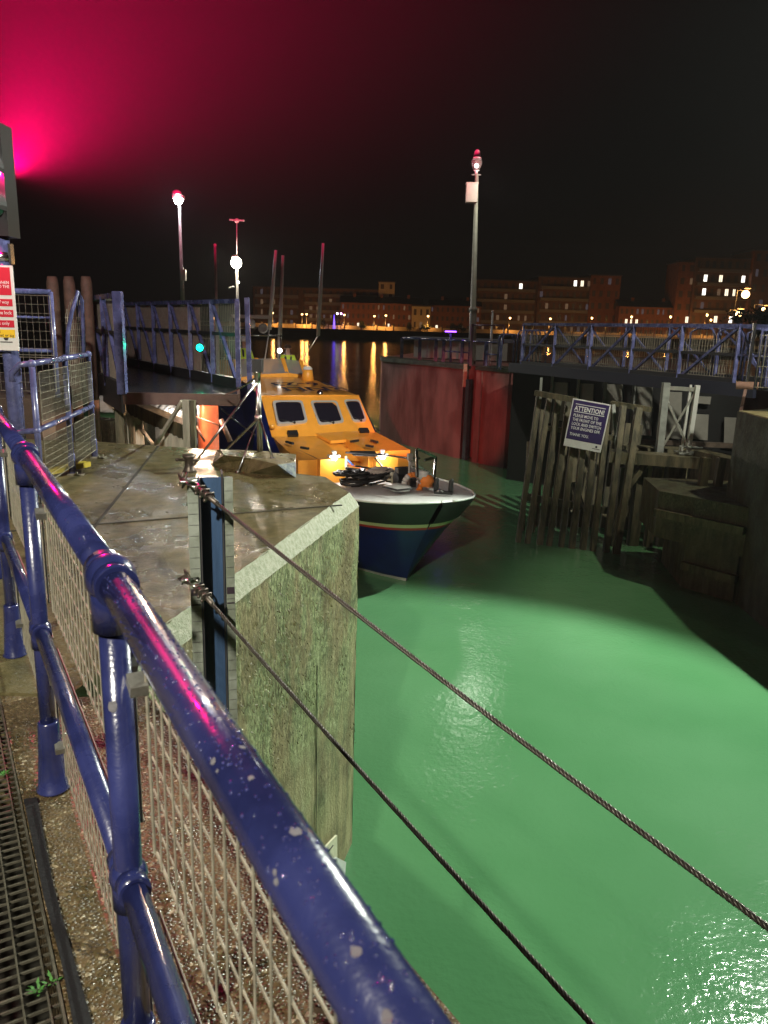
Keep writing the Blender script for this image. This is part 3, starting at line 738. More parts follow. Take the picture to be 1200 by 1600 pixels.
# roof
RBk = [(-9.9, -1.05, 3.42), (-9.9, -.5, 3.52), (-9.9, .6, 3.52), (-9.75, 1.30, 3.42)]
cabin.add([V3(a) for a in FT] + [V3(a) for a in RBk], [(0, 1, 5, 4), (1, 2, 6, 5), (2, 3, 7, 6)])
cab = cabin.build('cabin', ORANGE, boat, True)
# edge bead between roof and front
MB().tube([V3(a) + V3((0, 0, .005)) for a in FT], .022, 8).build('brow_bead', ORANGE, cab, True)
# dark navy sides running down to the deck
DKS = [(-4.9, -1.55, 2.28), (-5.5, -2.02, 1.55), (-9.8, -2.2, 1.3), (-14.2, -2.1, 1.25), (-14.2, -1.6, 2.1), (-10.0, -1.45, 3.2)]
sd = MB()
for sgn in (-1, 1):
    f_ = [V3((-6.33, 1.40 * sgn, 3.26)), V3((-9.9, 1.15 * sgn, 3.42)), V3((-9.9, 2.1 * sgn, 1.35)), V3((-5.2, 2.0 * sgn, 1.6)), V3((-5.08, 1.46 * sgn, 2.35))]
    sd.add(f_, [list(range(5)) if sgn > 0 else list(range(5))[::-1]])
    f2 = [V3((-9.9, 1.15 * sgn, 3.40)), V3((-14.3, 1.5 * sgn, 2.3)), V3((-14.3, 2.0 * sgn, 1.3)), V3((-9.9, 2.1 * sgn, 1.35))]
    sd.add(f2, [list(range(4)) if sgn > 0 else list(range(4))[::-1]])
    # slope from the window front down to the side deck and forward blocks
    f3 = [V3((-5.08, 1.46 * sgn, 2.35)), V3((-5.2, 2.0 * sgn, 1.6)), V3((-2.9, 1.35 * sgn, 1.62)), V3((-3.0, .95 * sgn, 2.14))]
    sd.add(f3, [list(range(4)) if sgn > 0 else list(range(4))[::-1]])
sd.add([V3((-14.3, -1.5, 2.3)), V3((-14.3, 1.5, 2.3)), V3((-14.3, 2.0, 1.3)), V3((-14.3, -2.0, 1.3))], [(0, 1, 2, 3)])
sd.build('side_wall', NAVY, boat, True)
MB().add([V3((-9.9, -1.15, 3.40)), V3((-9.9, 1.15, 3.40)), V3((-14.3, 1.5, 2.3)), V3((-14.3, -1.5, 2.3))], [(0, 1, 2, 3)]).build('aft_roof', ORANGE, boat, True)
# forward blocks
fwd = MB()
def block(y0, y1, zt0, zt1, x0=-5.05, x1=-2.92, zb=1.5, x1b=None):
    xb = x1 if x1b is None else x1b
    v_ = [V3((x0, y0, zt0)), V3((x0, y1, zt0)), V3((x1, y1, zt1)), V3((x1, y0, zt1)), V3((x0, y0, zb)), V3((x0, y1, zb)), V3((xb, y1, zb)), V3((xb, y0, zb))]
    return v_, [(0, 3, 2, 1), (3, 7, 6, 2), (0, 4, 7, 3), (1, 2, 6, 5), (4, 5, 6, 7)]
for args in ((-1.44, -.30, 2.36, 2.12), (.30, 1.40, 2.40, 2.26)): fwd.add(*block(*args))
fwd.add(*block(-.32, .32, 2.33, 1.92, x1=-3.45, x1b=-3.3))
# starboard post box with the lamp, tall orange face
fwd.add(*block(-.98, -.38, 2.16, 2.16, x0=-2.95, x1=-2.70, zb=1.5))
fwd.add(*block(.42, .98, 2.16, 2.16, x0=-2.95, x1=-2.70, zb=1.5))
fd = fwd.build('foredeck_housing', ORANGE, boat, True)
# raised trapezoid under the middle window
MB().slab([V3((-5.08, -.30, 2.425)), V3((-4.45, -.10, 2.31)), V3((-4.40, .60, 2.35)), V3((-5.0, .90, 2.46))], .08).build('hatch_cover', ORANGE, fd, True)
# fixings and dark vents on the front
for i, (px, py, r_) in enumerate(((457, 679, .12), (568, 675, .09))):
    c = None
pn = V3((.92, 0, 1.19)).normalized()
def onfront(px, py, lift=.0):
    o_ = L3((0, 0, CH)); d_ = (L3(V3((0, 0, CH)) + ray(px, py)) - o_); pc = pn.dot(V3((-6.18, 0, 3.28)))
    t_ = (pc - pn.dot(o_)) / pn.dot(d_); return o_ + d_ * t_ + pn * lift
def rounded(c4, rad=.1, n_=4):
    out = []
    for i in range(4):
        a_, b_, c_ = c4[i - 1], c4[i], c4[(i + 1) % 4]; u, w_ = (a_ - b_).normalized() * rad, (c_ - b_).normalized() * rad
        for k in range(n_ + 1):
            t = k / n_; out.append(b_ + u * (1 - t) ** 2 + w_ * t ** 2)
    return out
frm = mat('window_frame_alloy', (.62, .62, .58), .35, .4)
WINS = [[(425, 627), (472, 626.5), (481, 661), (433, 664.5)], [(484, 627), (526, 627), (538, 661), (498, 665)], [(536, 625.5), (561, 625.5), (573, 658.5), (552, 660.5)]]
for wq in WINS:
    c4 = [onfront(*q) for q in wq]; cc = sum(c4, V3()) / 4
    outer = rounded([q + pn * .035 for q in c4], .11); inn = rounded([cc + (q - cc) * .84 + pn * .035 for q in c4], .09)
    low = rounded([q - pn * .05 for q in c4], .11); m_ = MB(); n_ = len(outer)
    m_.add(outer + inn + low, [(k, n_ + k, n_ + (k + 1) % n_, (k + 1) % n_) for k in range(n_)] + [(k, (k + 1) % n_, 2 * n_ + (k + 1) % n_, 2 * n_ + k) for k in range(n_)])
    for f_ in range(len(m_.f) - 2 * n_, len(m_.f)): pass
    win = m_.build('window', frm, boat, True)
    MB().add([q - pn * .02 for q in inn], [list(range(n_))]).build('pane', GLASSD, win, True)
    # wiper
    b0_ = c4[3].lerp(c4[2], .55) - pn * -.06; b1_ = c4[3].lerp(c4[0], .12).lerp(cc, .15) + pn * .06
    MB().tube([b0_, b1_], .012, 6).ball(b0_, .035, 8, 6).tube([b1_ + (c4[0] - c4[3]) * -.02, b1_ + (c4[0] - c4[3]) * .45], .010, 6).build('wiper', RUBBER, win, True)
# dark side vents
for (px, py) in ((457, 679), (568, 675)):
    c = onfront(px, py, .03); m_ = MB(); m_.box((0, 0, 0), (.16, .26, .10), M=Matrix.Translation(c) @ Matrix.Rotation(R(38), 4, 'Y')).build('vent_cowl', RUBBER, boat, True)
for (px, py) in ((522, 685), (425, 668)):
    c = onfront(px, py, .04); MB().lathe(c, [(.07, -.05), (.07, .02), (.05, .05), (.02, .06)], 12).build('deck_knob', ORANGE, boat, True)
lamp_top = L3(at(502, 620, 21.6)); c = V3((-6.25, .22, 3.33))
MB().lathe(c, [(.09, -.05), (.09, .03), (.06, .08), (.02, .1)], 14).build('roof_lamp', STEEL, boat, True)
c = V3((-9.25, .85, 3.55))
dv = MB().lathe(c, [(.2, -.1), (.15, .22), (.12, .24)], 14).build('dome_base', ORANGE, boat, True); MB().lathe(c, [(.15, .24), (.15, .27), (.10, .33), (.03, .35)], 14).build('dome', WHITE, dv, True)
# markings on the roof, read from astern
def rtext(b, x, y, size):
    z = 3.56
    M = WM[boat.name] @ basis(V3((x, y, z)), (0, -1, 0), (1, 0, .0)); return M
def roofz(x): return 3.28 + (x + 6.18) / (-3.7) * .24
inkm = simple('dark_marking', (.02, .012, .03), .9, spec=.05)
def rooftext(b, x, size, y=.15):
    sl = V3((1, 0, -.065)).normalized(); M = WM[boat.name] @ basis(V3((x, y, roofz(x) + .075)), (0, -1, 0), sl)
    return text(b, size, inkm, boat, M, align='CENTER', bold=.02, sx=.95)
rooftext('16-23', -8.15, .85, .22); rooftext('RNLI', -7.25, .95, .32)
# upper steering position: coaming with tinted screen
cm = MB(); xf_, xr_ = -10.25, -12.7
def post(a_, b_, w_=.12): cm.bar(a_, b_, w_, .06)
tops = [(-10.65, -1.06, 4.0), (-10.6, -.42, 4.05), (-10.6, .45, 4.05), (-10.65, 1.07, 3.98)]
bots = [(-10.05, -1.06, 3.36), (-10.0, -.42, 3.46), (-10.0, .45, 3.5), (-10.05, 1.07, 3.42)]
for a_, b_ in zip(tops, bots): post(a_, b_)
for i in range(3):
    cm.bar(V3(bots[i]) + V3((0, 0, .06)), V3(bots[i + 1]) + V3((0, 0, .06)), .06, .16)
for sgn, a_, b_ in ((-1, tops[0], bots[0]), (1, tops[3], bots[3])):
    cm.slab([V3(a_), V3((-12.7, 1.2 * sgn, 3.9)), V3((-12.7, 1.25 * sgn, 3.0)), V3(b_)][::sgn], .05)
cm.slab([V3((-12.7, -1.2, 3.9)), V3((-12.7, 1.2, 3.9)), V3((-12.7, 1.25, 3.0)), V3((-12.7, -1.25, 3.0))], .05)
coam = cm.build('steering_coaming', ORANGE, boat, True)
tint = mat('tinted_screen', (.30, .29, .27), .15, alpha=.72)
for i in range(3):
    a_, b_, c_, d_ = [q_ + V3((-.07, 0, 0)) for q_ in (V3(tops[i]), V3(tops[i + 1]), V3(bots[i + 1]) + V3((0, 0, .12)), V3(bots[i]) + V3((0, 0, .12)))]
    MB().add([d_, c_, b_, a_], [(0, 1, 2, 3)]).build('screen', tint, coam, True)
MB().box((-11.6, 0, 3.02), (2.4, 2.3, .06)).build('steering_deck', DECK, boat, True)
MB().box((-10.55, .55, 3.45), (.4, .5, .5)).build('console', RUBBER, boat, True)
# radar gantry
gt = MB()
for sgn in (-1, 1):
    gt.tube([(-12.9, 1.1 * sgn, 3.0), (-12.4, .9 * sgn, 4.72)], .03, 8)
gt.tube([(-12.4, -1.3, 4.72), (-12.4, .95, 4.74)], .025, 8).tube([(-12.3, -.9, 4.72), (-12.2, -.62, 4.96), (-12.2, .02, 4.98), (-12.3, -.2, 4.74)], .018, 8)
gan = gt.build('radar_gantry', STEEL, boat, True)
MB().box((-12.1, -.18, 5.34), (.16, 1.35, .11)).build('radar_scanner', WHITE, gan, True)
MB().lathe((-12.1, -.22, 4.97), [(.10, 0), (.16, .05), (.17, .20), (.12, .27), (.06, .31)], 14).build('radar_pedestal', WHITE, gan, True)
MB().lathe(0, [(.16, -.08), (.17, 0), (.10, .04), (.09, .0)], 14, Matrix.Translation((-12.1, .22, 4.97)) @ Matrix.Rotation(R(90), 4, 'Y')).build('loudhailer', GREYP, gan, True)
for (pa, pb, l_) in (((421, 515), (431, 391), 0), ((436, 560), (442, 399), 1), ((497, 525), (505, 380), 2)):
    o_ = L3((0, 0, CH)); 
    def bxp(px, py, X):
        d_ = L3(V3((0, 0, CH)) + ray(px, py)) - o_; t_ = (X - o_.x) / d_.x; return o_ + d_ * t_
    Xp = (-13.2, -12.9, -13.6)[l_]
    q0, q1 = bxp(*pa, Xp), bxp(*pb, Xp)
    m_ = MB().tube([q0, q0.lerp(q1, .55), q0.lerp(q1, .56), q1], [.075, .07, .06, .05], 8)
    if l_ != 1: m_.tube([q0, V3((q0.x, q0.y * .6, 3.2))], .02, 6)
    m_.build('whip_aerial', WHITE, boat, True)
bl = L3(at(437, 548, 26.3)); MB().tube([bl + V3((0, 0, -.9)), bl], .03, 8).build('lamp_stalk', DARK, boat, True)
lamp_l = emis('white_lamp_lit', (1, .98, .92), 30)
MB().ball(bl, .075, 10, 8).build('masthead_lamp', lamp_l, boat, True)
# foredeck gear
lampm = emis('deck_flood_lit', (1, .95, .88), 45)
def bpos(px, py, X):
    o_ = L3((0, 0, CH)); d_ = L3(V3((0, 0, CH)) + ray(px, py)) - o_; t_ = (X - o_.x) / d_.x; return o_ + d_ * t_
for (px, py) in ((522, 716), (597, 714)):
    c = bpos(px, py, -2.62); m_ = MB().box(c + V3((-.02, 0, .05)), (.16, .26, .05)); m_.lathe(c, [(.05, .06), (.05, .12), (.07, .16), (.03, .18)], 10)
    lb = m_.build('deck_lamp', WHITE, boat, True); MB().ball(c + V3((.03, 0, .0)), .065, 10, 8, .7).build('bulb', lampm, lb, True)
    wp = WM[boat.name] @ (c + V3((.16, 0, -.02))); light('deck_lamp_light', 'POINT', wp, 15, (1, .93, .85), .06)
c = bpos(567, 736, -2.6); lb = MB().box(c + V3((-.05, 0, 0)), (.06, .14, .12)).build('deck_lamp', DARK, boat, True); MB().ball(c, .05, 10, 8).build('bulb', lampm, lb, True)
light('deck_lamp_light', 'POINT', WM[boat.name] @ (c + V3((.14, 0, 0))), 5, (1, .96, .9), .05)
# dark bar across, cables and stays
m_ = MB(); m_.tube([bpos(540, 707, -2.6), bpos(600, 711, -2.5), bpos(640, 716, -1.2), bpos(655, 716, -.6)], .022, 8); m_.tube([bpos(586, 716, -2.6), bpos(612, 748, -1.6)], .02, 8); m_.tube([bpos(540, 733, -2.65), bpos(600, 743, -2.5)], .022, 8)
m_.build('stay_wire', RUBBER, boat, True)
m_ = MB(); m_.slab([bpos(546, 706, -2.75), bpos(585, 706, -2.75), bpos(590, 714, -2.6), bpos(552, 712, -2.6)], .03); m_.build('black_cover', RUBBER, boat, True)
for k, (cc_, cnm) in enumerate((((.1, .25, .7), 'blue_hose'), ((.6, .12, .05), 'red_hose'))):
    a_ = bpos(541 + k, 716 + 8 * k, -2.62); b_ = bpos(552 + 22 * k, 727 + 4 * k, -2.6)
    MB().tube([a_, a_.lerp(b_, .3) + V3((.05, .02, -.03)), a_.lerp(b_, .7) + V3((.06, 0, -.02)), b_], .02, 6).build('hose', simple(cnm, cc_), boat, True)
# heap of black rope / tarpaulin with white bag
random.seed(3)
hp_ = bpos(583, 768, -1.9); hp_.z = 1.74
m_ = MB()
for k in range(26):
    c = hp_ + V3((random.uniform(-.25, .35), random.uniform(-.65, .55), random.uniform(-.02, .22))); pts = []
    a0 = random.uniform(0, 6.28); rr = random.uniform(.12, .28)
    for j in range(10): a_ = a0 + j * .7; pts.append(c + V3((math.cos(a_) * rr, math.sin(a_) * rr * 1.3, .02 * math.sin(a_ * 2) + .012 * j)))
    m_.tube(pts, random.uniform(.022, .035), 6)
m_.build('rope_heap', RUBBER, boat, True)
def lump(c, r_, seed, n_=14, m2_=9):
    random.seed(seed); b_ = MB().ball((0, 0, 0), 1, n_, m2_); 
    for q in b_.v:
        k_ = 1 + .16 * math.sin(q.x * 5 + seed) * math.cos(q.y * 6 + seed * 2) + .1 * math.sin(q.z * 9 + seed)
        q.x *= r_[0] * k_; q.y *= r_[1] * k_; q.z *= r_[2] * k_
        q += c
    return b_
lump(hp_ + V3((.1, .12, .22)), (.25, .38, .14), 4).build('canvas_bag', mat('pale_canvas', (.55, .5, .46), .8, var=.3, vs=12, bump=.3), boat, True)
cap_ = bpos(614, 764, -1.3)
MB().lathe((cap_.x, cap_.y, 1.66), [(.12, 0), (.08, .03), (.055, .06), (.05, .32), (.075, .34), (.075, .38), (.05, .40)], 16).tube([(cap_.x, cap_.y - .14, 1.9), (cap_.x, cap_.y + .14, 1.9)], .025, 8).build('samson_post', simple('cream_post', (.5, .5, .38), .4), boat, True)
wc = bpos(632, 752, -1.0)
wn = MB().lathe(0, [(.14, -.22), (.14, -.19), (.09, -.18), (.09, .18), (.14, .19), (.14, .22)], 16, Matrix.Translation((wc.x, wc.y, 1.98)) @ Matrix.Rotation(R(90), 4, 'X')); wn.box((wc.x, wc.y, 1.80), (.3, .42, .3)); wn.box((wc.x - .1, wc.y, 2.1), (.2, .3, .2))
wn.build('windlass', DARK, boat, True)
pp_ = bpos(640, 725, -.7)
MB().tube([(pp_.x, pp_.y, 1.8), (pp_.x, pp_.y, 2.45)], .03, 8).box((pp_.x, pp_.y, 2.5), (.08, .10, .14)).box((pp_.x + .03, pp_.y + .03, 2.36), (.1, .1, .08)).build('fairlead_post', GREYP, boat, True)
# bow rail frames
m_ = MB()
for (qa_, qb_) in (((651, 701), (652, 746)), ((651, 701), (681, 714)), ((681, 714), (677, 762)), ((651, 726), (678, 744)), ((681, 714), (664, 719)), ((650, 722), (650, 744))):
    m_.bar(bpos(*qa_, .05), bpos(*qb_, .15), .035, .05)
m_.build('bow_rail', STEEL, boat, True)
# life ring and orange bag
rg = MB(); cR = bpos(645, 753, -.3); cR.z = 2.0; pts = [cR + V3((0, math.cos(a_) * .20, math.sin(a_) * .20)) for a_ in [k * math.pi / 9 for k in range(19)]]
for i in range(0, 18):
    if (i // 3) % 2: rg.tube(pts[i:i + 2], .055, 10)
ring = rg.build('life_ring', simple('orange_ring', (.9, .25, .03)), boat, True); rg = MB()
for i in range(0, 18):
    if not (i // 3) % 2: rg.tube(pts[i:i + 2], .057, 10)
rg.build('white_band', WHITE, ring, True)
c = bpos(667, 751, .1); lump(c, (.13, .15, .14), 8).build('orange_bag', simple('orange_bag_cloth', (.85, .25, .04), .6), boat, True)
lump(c + V3((-.05, -.07, .13)), (.12, .14, .10), 9).build('white_bag', WHITE, boat, True)
c = bpos(690, 784, 1.0)
fl_ = MB(); fc_ = bpos(692, 786, .75); fc_.z = 2.03; fl_.bar(fc_ + V3((-.1, -.15, 0)), fc_ + V3((.1, .15, 0)), .12, .05)
for k in (0, 1): 
    q = fc_ + V3((-.08 + .16 * k, -.12 + .24 * k, 0)); fl_.tube([q, q + V3((0, 0, .24)), q + V3((.02, .03, .27))], [.055, .05, .03], 8)
fl_.build('fairlead', RUBBER, boat, True)
MB().tube([bpos(620, 766, -.9), V3((.0, -.6, 2.06)), V3((.6, -.55, 2.10)), V3((.75, -.3, 2.15))], .02, 8).build('mooring_line', RUBBER, boat, True)
MB().lathe((.7, .3, 2.03), [(.06, 0), (.05, .05), (.02, .07)], 10).bar((.45, .22, 2.06), (.8, .36, 2.06), .04).build('cleat', STEEL, boat, True)
lump(V3((.0, -.25, 2.02)), (.35, .25, .05), 5).build('deck_hatch', pale, boat, True)

m_ = MB()
for (a_, b_) in (((447, 690), (458, 693)), ((470, 699), (482, 701)), ((580, 688), (590, 691)), ((572, 696), (583, 698)), ((548, 690), (560, 688))):
    pa_, pb_ = [(lambda o_, d_: o_ + d_ * ((2.37 - o_.z) / d_.z))(L3((0, 0, CH)), L3(V3((0, 0, CH)) + ray(*k_)) - L3((0, 0, CH))) for k_ in (a_, b_)]
    m_.bar(pa_, pb_, .05, .05)
m_.build('recess_slot', DARK, fd, True)
MB().tube([bpos(541, 712, -2.62), bpos(541, 752, -2.62)], .035, 8).build('front_post', simple('cream_post_paint', (.6, .5, .3)), boat, True)
for sgn in (-1, 1):
    MB().tube([(-5.6, 1.75 * sgn, 2.35), (-7.5, 1.85 * sgn, 2.5), (-9.5, 1.8 * sgn, 2.6)], .02, 6).tube([(-6.0, 1.62 * sgn, 2.3), (-6.0, 1.78 * sgn, 2.38)], .015, 6).tube([(-8.5, 1.55 * sgn, 2.5), (-8.5, 1.83 * sgn, 2.55)], .015, 6).build('grab_rail', STEEL, boat, True)
# crew ----------------------------------------------------------------
SKIN = simple('skin', (.55, .33, .24), .5); HV = simple('hi_vis_yellow', (.55, .75, .05), .6); TROU = simple('dark_drysuit', (.03, .03, .05), .6)
def crew(label, base, face, hair, helmet, lean=0):
    t = thing('person', label, 'person', base, face, 'lifeboat crew on the upper deck')
    J = {'pel': (0, 0, .92, .13), 'wai': (0, .0, 1.08, .125), 'che': (0, .01, 1.30, .15), 'shl': (0, .0, 1.44, .09), 'nec': (0, .01, 1.50, .055), 'hd0': (0, .02, 1.58, .075), 'hd1': (0, .025, 1.68, .092), 'hd2': (0, .02, 1.76, .07),
         'nose': (0, .12, 1.655, .012)}
    for s_, n_ in ((-1, 'l'), (1, 'r')):
        J.update({n_ + 'sh': (.17 * s_, 0, 1.42, .062), n_ + 'el': (.25 * s_, .05, 1.17, .045), n_ + 'wr': (.18 * s_, .27, 1.10, .032), n_ + 'ha': (.16 * s_, .34, 1.11, .036), n_ + 'f1': (.14 * s_, .41, 1.12, .010), n_ + 'f2': (.16 * s_, .42, 1.12, .010), n_ + 'f3': (.18 * s_, .42, 1.12, .010), n_ + 'f4': (.195 * s_, .40, 1.12, .009), n_ + 'th': (.11 * s_, .36, 1.13, .010),
                  n_ + 'hi': (.09 * s_, 0, .86, .10), n_ + 'kn': (.11 * s_, .03, .48, .065), n_ + 'an': (.11 * s_, -.01, .09, .045), n_ + 'to': (.12 * s_, .15, .04, .04)})
    E_ = [('pel', 'wai'), ('wai', 'che'), ('che', 'shl'), ('shl', 'nec'), ('nec', 'hd0'), ('hd0', 'hd1'), ('hd1', 'hd2'), ('hd1', 'nose')]
    for n_ in 'lr': E_ += [('shl', n_ + 'sh'), (n_ + 'sh', n_ + 'el'), (n_ + 'el', n_ + 'wr'), (n_ + 'wr', n_ + 'ha'), (n_ + 'ha', n_ + 'f1'), (n_ + 'ha', n_ + 'f2'), (n_ + 'ha', n_ + 'f3'), (n_ + 'ha', n_ + 'f4'), (n_ + 'ha', n_ + 'th'), ('pel', n_ + 'hi'), (n_ + 'hi', n_ + 'kn'), (n_ + 'kn', n_ + 'an'), (n_ + 'an', n_ + 'to')]
    def skin(keys, edges, name, m, grow=0):
        ks = list(keys); me = bpy.data.meshes.new(name); me.from_pydata([J[k][:3] for k in ks], [(ks.index(a_), ks.index(b_)) for a_, b_ in edges], [])
        o = bpy.data.objects.new('tmp_' + name, me); COL.objects.link(o); mo = o.modifiers.new('s', 'SKIN'); sv = me.skin_vertices[0].data
        for i, k in enumerate(ks): sv[i].radius = (J[k][3] + grow, J[k][3] * (.8 if k in ('pel', 'wai', 'che') else 1) + grow)
        sv[0].use_root = True; mo2 = o.modifiers.new('d', 'SUBSURF'); mo2.levels = 2; mo2.render_levels = 2
        dg = bpy.context.evaluated_depsgraph_get(); me2 = bpy.data.meshes.new_from_object(o.evaluated_get(dg)); bpy.data.objects.remove(o); me2.name = name; me2.materials.clear(); me2.materials.append(m)
        for pgn in me2.polygons: pgn.use_smooth = True
        o2 = bpy.data.objects.new(name, me2); COL.objects.link(o2); o2.parent = t; WM[o2.name] = WM[t.name]; return o2
    body = skin(J.keys(), E_, 'body', SKIN)
    jk = ['che', 'pel', 'wai', 'shl', 'lsh', 'lel', 'rsh', 'rel', 'lwr', 'rwr']
    skin(jk, [('pel', 'wai'), ('wai', 'che'), ('che', 'shl'), ('shl', 'lsh'), ('lsh', 'lel'), ('lel', 'lwr'), ('shl', 'rsh'), ('rsh', 'rel'), ('rel', 'rwr')], 'jacket', HV, .022)
    tk = ['pel', 'lhi', 'rhi', 'lkn', 'rkn', 'lan', 'ran']
    skin(tk, [('pel', 'lhi'), ('pel', 'rhi'), ('lhi', 'lkn'), ('rhi', 'rkn'), ('lkn', 'lan'), ('rkn', 'ran')], 'trousers', TROU, .015)
    hc = V3((0, .015, 1.70))
    if helmet:
        MB().lathe(hc, [(.125, -.03), (.128, .02), (.118, .07), (.085, .115), (.03, .135)], 16).build('helmet', WHITE, t, True)
    else:
        MB().lathe(hc, [(.098, -.02), (.102, .03), (.09, .07), (.05, .10), (.01, .105)], 14).build('hair', hair, t, True)
    for s_ in (-1, 1):
        MB().ball((.035 * s_, .105, 1.70), .012, 8, 6).build('eye', DARK, t, True)
        MB().ball((.098 * s_, .02, 1.675), .022, 8, 6).build('ear', SKIN, t, True)
    MB().box((0, .108, 1.605), (.045, .01, .008)).build('mouth', simple('lips', (.35, .12, .1)), t, True)
    # buoyancy collar
    MB().tube([(.07, .10, 1.20), (.09, .12, 1.38), (.08, -.02, 1.50), (-.08, -.02, 1.50), (-.09, .12, 1.38), (-.07, .10, 1.20)], .035, 8).build('life_jacket_collar', TROU, t, True)
    return t
hairm = simple('brown_hair', (.07, .04, .02), .7)
crew('crew member in yellow jacket and white helmet at the left end of the steering screen', WM[boat.name] @ V3((-11.35, -.62, 2.88)), TH0 - R(90) + R(10), hairm, True)
crew('bareheaded crew member in yellow jacket behind the right pane of the steering screen', WM[boat.name] @ V3((-11.2, .80, 2.68)), TH0 - R(90) - R(8), hairm, False)

# =================================================================== LEFT GATE BRIDGE
brg = thing('footbridge', 'dark wet gate walkway with blue truss sides beyond the left of the pier', 'footbridge', (-4, 13, .2))
e1, e2, e3, e4, e5 = V3((-3.80, 11.1, .43)), V3((-2.17, 11.3, .43)), V3((-2.42, 12.6, .43)), V3((-6.1, 18.2, .43)), V3((-7.7, 17.6, .43))
e6 = V3((-5.7, 14.6, .43))
wetdk = mat('wet_bridge_deck', (.03, .03, .035), .12, 0, .3, 10, bump=.5, bs=18, rvar=.06)
MB().prism([pt2(a_) for a_ in (e1, e2, e3, e4, e5, e6)], .33, .43).build('deck', wetdk, brg)
fas = MB(); rb = mat('rusty_brown_fascia', (.14, .07, .05), .5, 0, .4, 5, bump=.3)
for a_, b_ in ((e1, e2), (e2, e3)): fas.bar(a_ + V3((0, 0, -.06)), b_ + V3((0, 0, -.06)), .04, .17)
fas.build('fascia', rb, brg)
MB().bar(e1 + V3((0, 0, -.12)), e6 + V3((0, 0, -.12)), .05, .3).build('side_beam', DARK, brg)
def truss(parent, A_, B_, n_, zt, dirn=1, mesh=True, mid=.62, w_=.07, botw=.16, mr=.003, ver=.09, diag=True):
    A_, B_ = V3(A_), V3(B_); up = V3((0, 0, zt))
    m_ = MB(); m_.bar(A_ + up, B_ + up, w_, w_).build('top_chord', DARK if False else BLUE2, parent)
    MB().bar(A_ + V3((0, 0, botw / 2)), B_ + V3((0, 0, botw / 2)), w_, botw).build('bottom_chord', DARK, parent)
    MB().bar(A_ + up * mid, B_ + up * mid, w_ * .6, w_ * .8).build('middle_rail', DARK, parent)
    for i in range(n_ + 1):
        q = A_.lerp(B_, i / n_); MB().bar(q + V3((0, 0, .02)), q + up, w_, w_).build('upright', BLUE2, parent)
        if i < n_ and diag:
            q2 = A_.lerp(B_, (i + 1) / n_); a_, b_ = (q + up, q2) if dirn > 0 else (q, q2 + up)
            MB().bar(a_ + V3((0, .0, 0)), b_, w_ * .7, w_ * .7).build('diagonal', BLUE2, parent)
    if mesh:
        d = B_ - A_; L = Vector((d.x, d.y)).length
        mesh_panel(None, (A_.x, A_.y), (B_.x, B_.y), A_.z + botw, A_.z + zt - .03, .04, parent, ver, .30, mr, zb=0, sides=4)
truss(brg, e3 + V3((0, 0, 0)), e4, 6, 1.37, dirn=-1, ver=.075, mr=.0035)
truss(brg, e1, e6, 3, 1.37, dirn=-1, ver=.075, mr=.0035)
MB().bar(e1, e1 + V3((0, 0, 1.42)), .12, .12).build('gate_post', BLUE2, brg)
MB().bar(e2 + V3((-.03, 1.1, 0)), e2 + V3((-.06, 1.1, 1.42)), .07, .07).build('gate_post', BLUE2, brg)
# brown solid lining sheets fixed to the mesh (left part reads as dull brown panels)
lin = mat('dull_brown_mesh_sheet', (.48, .34, .27), .7, 0, .25, 6, alpha=.8)
def sheet(A_, B_, z0, z1, m, nm='infill_sheet'):
    A_, B_ = V3(A_), V3(B_); return MB().slab([V3((A_.x, A_.y, z0)), V3((B_.x, B_.y, z0)), V3((B_.x, B_.y, z1)), V3((A_.x, A_.y, z1))], .006).build(nm, m, brg)
s_off = V3((.05, .03, 0))
sheet(e3.lerp(e4, .28) + s_off, e4 + s_off, .55, 1.74, lin); sheet(e1.lerp(e6, .03) + s_off, e6 + s_off, .55, 1.74, lin)
# small green signal on the bridge
gs = at(313, 543, 13.2)
gl = thing('green_signal', 'small green lamp glowing on the far truss of the gate walkway', 'signal lamp', gs)
MB().lathe(0, [(.07, -.08), (.08, 0), (.08, .03), (.065, .035)], 14, Matrix.Translation(gs) @ Matrix.Rotation(R(90), 4, 'X')).build('housing', DARK, gl)
MB().ball(gs + V3((0, -.05, 0)), .055, 12, 8).build('lens', emis('green_lamp_lit', (.0, 1, .55), 25), gl)
light('green_signal_light', 'POINT', gs + V3((0, -.16, 0)), 3, (0, 1, .5), .05)
# timber fender wall beneath
tfw = thing('timber_fender', 'pale timber fender frame with cross braces under the gate walkway', 'fender', (-3.7, 12.3, -2))
ta, tb_ = V3((at(196, 622, 13.6).x, 13.6, at(196, 622, 13.6).z)), V3((at(296, 664, 11.2).x, 11.2, at(296, 664, 11.2).z))
MB().bar(ta + V3((0, 0, -.1)), tb_ + V3((0, 0, -.1)), .22, .22).build('capping_beam', WOOD, tfw)
for i in range(15):
    if i in (5, 6, 7, 8): continue
    q = ta.lerp(tb_, (i + .4) / 15); MB().bar(q + V3((-.02, -.12, -.2)), q + V3((-.02, -.12, -3.7)), .13, .05).build('pile', WOODL, tfw)
MB().bar(at(197, 640, 13.3), at(238, 693, 12.2), .05, .04).build('brace', WOODL, tfw); MB().bar(at(285, 627, 11.1), at(244, 693, 11.6), .05, .05).build('brace', WOODL, tfw)
q = at(291, 625, 11.0); MB().bar(q, V3((q.x, q.y, -3.8)), .10, .10).build('end_post', WOODL, tfw); MB().bar(q + V3((.09, 0, 0)), V3((q.x + .09, q.y, -3.8)), .06, .10).build('end_post', WOOD, tfw)
q = at(188, 640, 12.2); MB().bar(V3((q.x, q.y, .3)), V3((q.x, q.y, -3.8)), .14, .14).build('end_post', WOOD, tfw)
